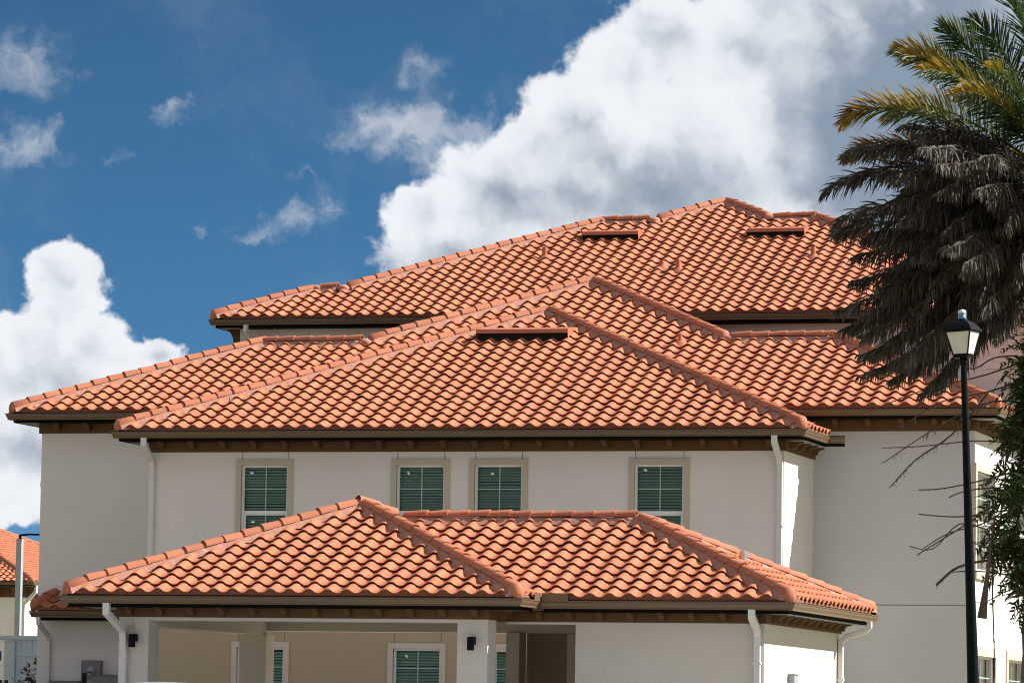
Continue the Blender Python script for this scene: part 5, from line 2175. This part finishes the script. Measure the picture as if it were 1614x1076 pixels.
t = thing('sign_cabinet', 'white cabinet with a navy panel in front of the fence, cut by the left edge', 'cabinet', (-32.5, 78.1, GROUND))
cx0, cx1, cy = -33.6, -31.84, 78.0
mb = MB()
mb.box(cx0, cx1, cy, cy + 0.28, 1.30, 1.735)
obj('head', mb, M['white'], t)
mb = MB()
mb.box(cx0 - 0.02, cx1 + 0.02, cy - 0.02, cy + 0.30, 1.7355, 1.752)
obj('lid', mb, M['white'], t)
mb = MB()
mb.box(cx0 + 0.3, -31.898, cy - 0.006, cy - 0.001, 1.375, 1.55)
obj('panel', mb, M['navy'], t)
mb = MB()
mb.box(cx0, cx1 - 0.005, cy + 0.01, cy + 0.29, GROUND, 1.235)
obj('body', mb, M['white'], t)
mb = MB()
mb.box(cx0, cx1 - 0.015, cy + 0.02, cy + 0.27, 1.2355, 1.2995)
obj('neck', mb, M['white'], t)
for a, b in ((cx0 + 0.2, -31.875), ):
    mb = MB()
    mb.box(a, b, cy + 0.002, cy + 0.0095, 0.55, 1.02)
    obj('opening', mb, M['dark'], t)
mb = MB()
mb.box(cx1 - 0.0045, cx1 + 0.002, cy + 0.06, cy + 0.22, 0.55, 1.02)
obj('opening', mb, M['dark'], t)

sb = thing('shrub', 'leafy shrub with bronze-tipped leaves at the left corner of the house', 'shrub', (-33.2, 82.6, GROUND))
rnd = random.Random(21)
mb = MB()
stems = []
for k in range(9):
    b = Vector((-33.15 + rnd.gauss(0, .08), 82.6 + rnd.gauss(0, .1), GROUND))
    t_ = Vector((-33.05 + rnd.gauss(0, .17), 82.6 + rnd.gauss(0, .2), rnd.uniform(0.7, 1.62)))
    stems.append((b, t_))
    mb.tube([b, b.lerp(t_, .5) + Vector((rnd.gauss(0, .05), 0, 0)), t_], [0.014, 0.010, 0.005], 5)
obj('stem', mb, M['stalk'], sb)


def broad_leaf(seed):
    mb = MB()
    rows = []
    for f, w in ((0, .05), (.2, .6), (.5, 1), (.8, .6), (1, .02)):
        z = 0.25 * f - 0.35 * f * f
        rows.append([(-0.021 * w, 0.095 * f, 0.095 * z + 0.006 * w), (0, 0.095 * f, 0.095 * z), (0.021 * w, 0.095 * f, 0.095 * z + 0.006 * w)])
    mb.grid(rows, True, False, seed)
    return mesh_of('leaf', mb, M['shrub'], (0, 0, 0))


LV = [broad_leaf(a) for a in (0.15, 0.4, 0.65, 0.95)]
for k in range(280):
    b, t_ = rnd.choice(stems)
    f = rnd.uniform(0.45, 1.0) ** 0.8
    p = b.lerp(t_, f) + Vector((rnd.gauss(0, .04), rnd.gauss(0, .04), rnd.gauss(0, .03)))
    o = bpy.data.objects.new('leaf', rnd.choice(LV[:3] if f < 0.9 else LV[1:]))
    C.objects.link(o)
    o.parent = sb
    o.location = p - BASE[sb]
    o.rotation_euler = (rnd.uniform(-.2, 1.1), rnd.gauss(0, .4), rnd.uniform(0, 6.28))
    s_ = rnd.uniform(1.2, 1.9)
    o.scale = (s_, s_, s_)

# ================================================================== car in front of the porch, only its roof in view
car = thing('parked_car', 'pale blue-grey car below the left porch post, only its roof showing', 'car', (-22.92, 62.2, GROUND + 0.03))
cxm, cym, cz = -22.92, 62.2, GROUND + 0.034


def sect(y, hw, zl, zh, r=0.12):
    """rounded cross-section of the car at station y"""
    p = []
    for sx, pts in ((-1, ((0.0, 0), (0.85, 0.0), (1.0, 0.25), (1.0, 0.7), (0.93, 0.93), (0.75, 1.0), (0.0, 1.0 + 0.03))), ):
        for fx, fz in pts:
            p.append((cxm - hw * fx, cym + y, cz + zl + (zh - zl) * fz))
    p += [(2 * cxm - x, y_, z_) for x, y_, z_ in reversed(p[1:-1])]
    return p


mb = MB()
body = [(-2.2, .62, .28, .50), (-2.1, .80, .2, .66), (-1.6, .88, .18, .76), (-0.9, .90, .18, .84), (0.0, .90, .18, .86), (0.9, .90, .18, .87), (1.6, .88, .2, .88), (2.05, .82, .24, .84), (2.2, .66, .32, .70)]
mb.grid([sect(*b) for b in body], True, True)
mb.face(sect(*body[0]))
mb.face(list(reversed(sect(*body[-1]))))
obj('body', mb, M['carpaint'], car)
mb = MB()
cab = [(-1.05, .76, .82, .86), (-0.45, .70, .82, 1.22), (-0.05, .66, .82, 1.285), (0.6, .66, .82, 1.285), (1.15, .70, .82, 1.2), (1.75, .76, .82, .88)]
mb.grid([sect(*b) for b in cab], True, True)
obj('windows', mb, M['carglass'], car)
mb = MB()
top = []
for y, hw, z in ((-0.5, .52, 1.215), (-0.3, .55, 1.275), (0.0, .57, 1.30), (0.6, .57, 1.30), (1.0, .56, 1.26), (1.2, .54, 1.20)):
    top.append([(cxm + hw * f, cym + y, cz + z + 0.03 * (1 - f * f)) for f in (-1, -.7, -.35, 0, .35, .7, 1)])
mb.grid(top, True)
obj('roof_panel', mb, M['carpaint'], car)
for wx in (-0.78, 0.78):
    for wy in (-1.35, 1.35):
        mb = MB()
        s_ = 1 if wx > 0 else -1
        mb.tube([(cxm + wx, cym + wy, cz + 0.32), (cxm + wx + 0.19 * s_, cym + wy, cz + 0.32)], 0.32, 20)
        w = obj('wheel', mb, M['rubber'], car)
        mb = MB()
        mb.tube([(cxm + wx + 0.15 * s_, cym + wy, cz + 0.32), (cxm + wx + 0.196 * s_, cym + wy, cz + 0.32)], 0.21, 16)
        obj('rim', mb, M['steel'], w)
for sx in (-1, 1):
    mb = MB()
    mb.box(cxm + sx * 0.62 - 0.14, cxm + sx * 0.62 + 0.14, cym - 2.17, cym - 2.08, cz + .50, cz + .62)
    obj('headlight', mb, M['lens'], car)
    mb = MB()
    mb.box(cxm + sx * 0.62 - 0.14, cxm + sx * 0.62 + 0.14, cym + 2.06, cym + 2.17, cz + .62, cz + .75)
    obj('tail_light', mb, M['lampred'], car)
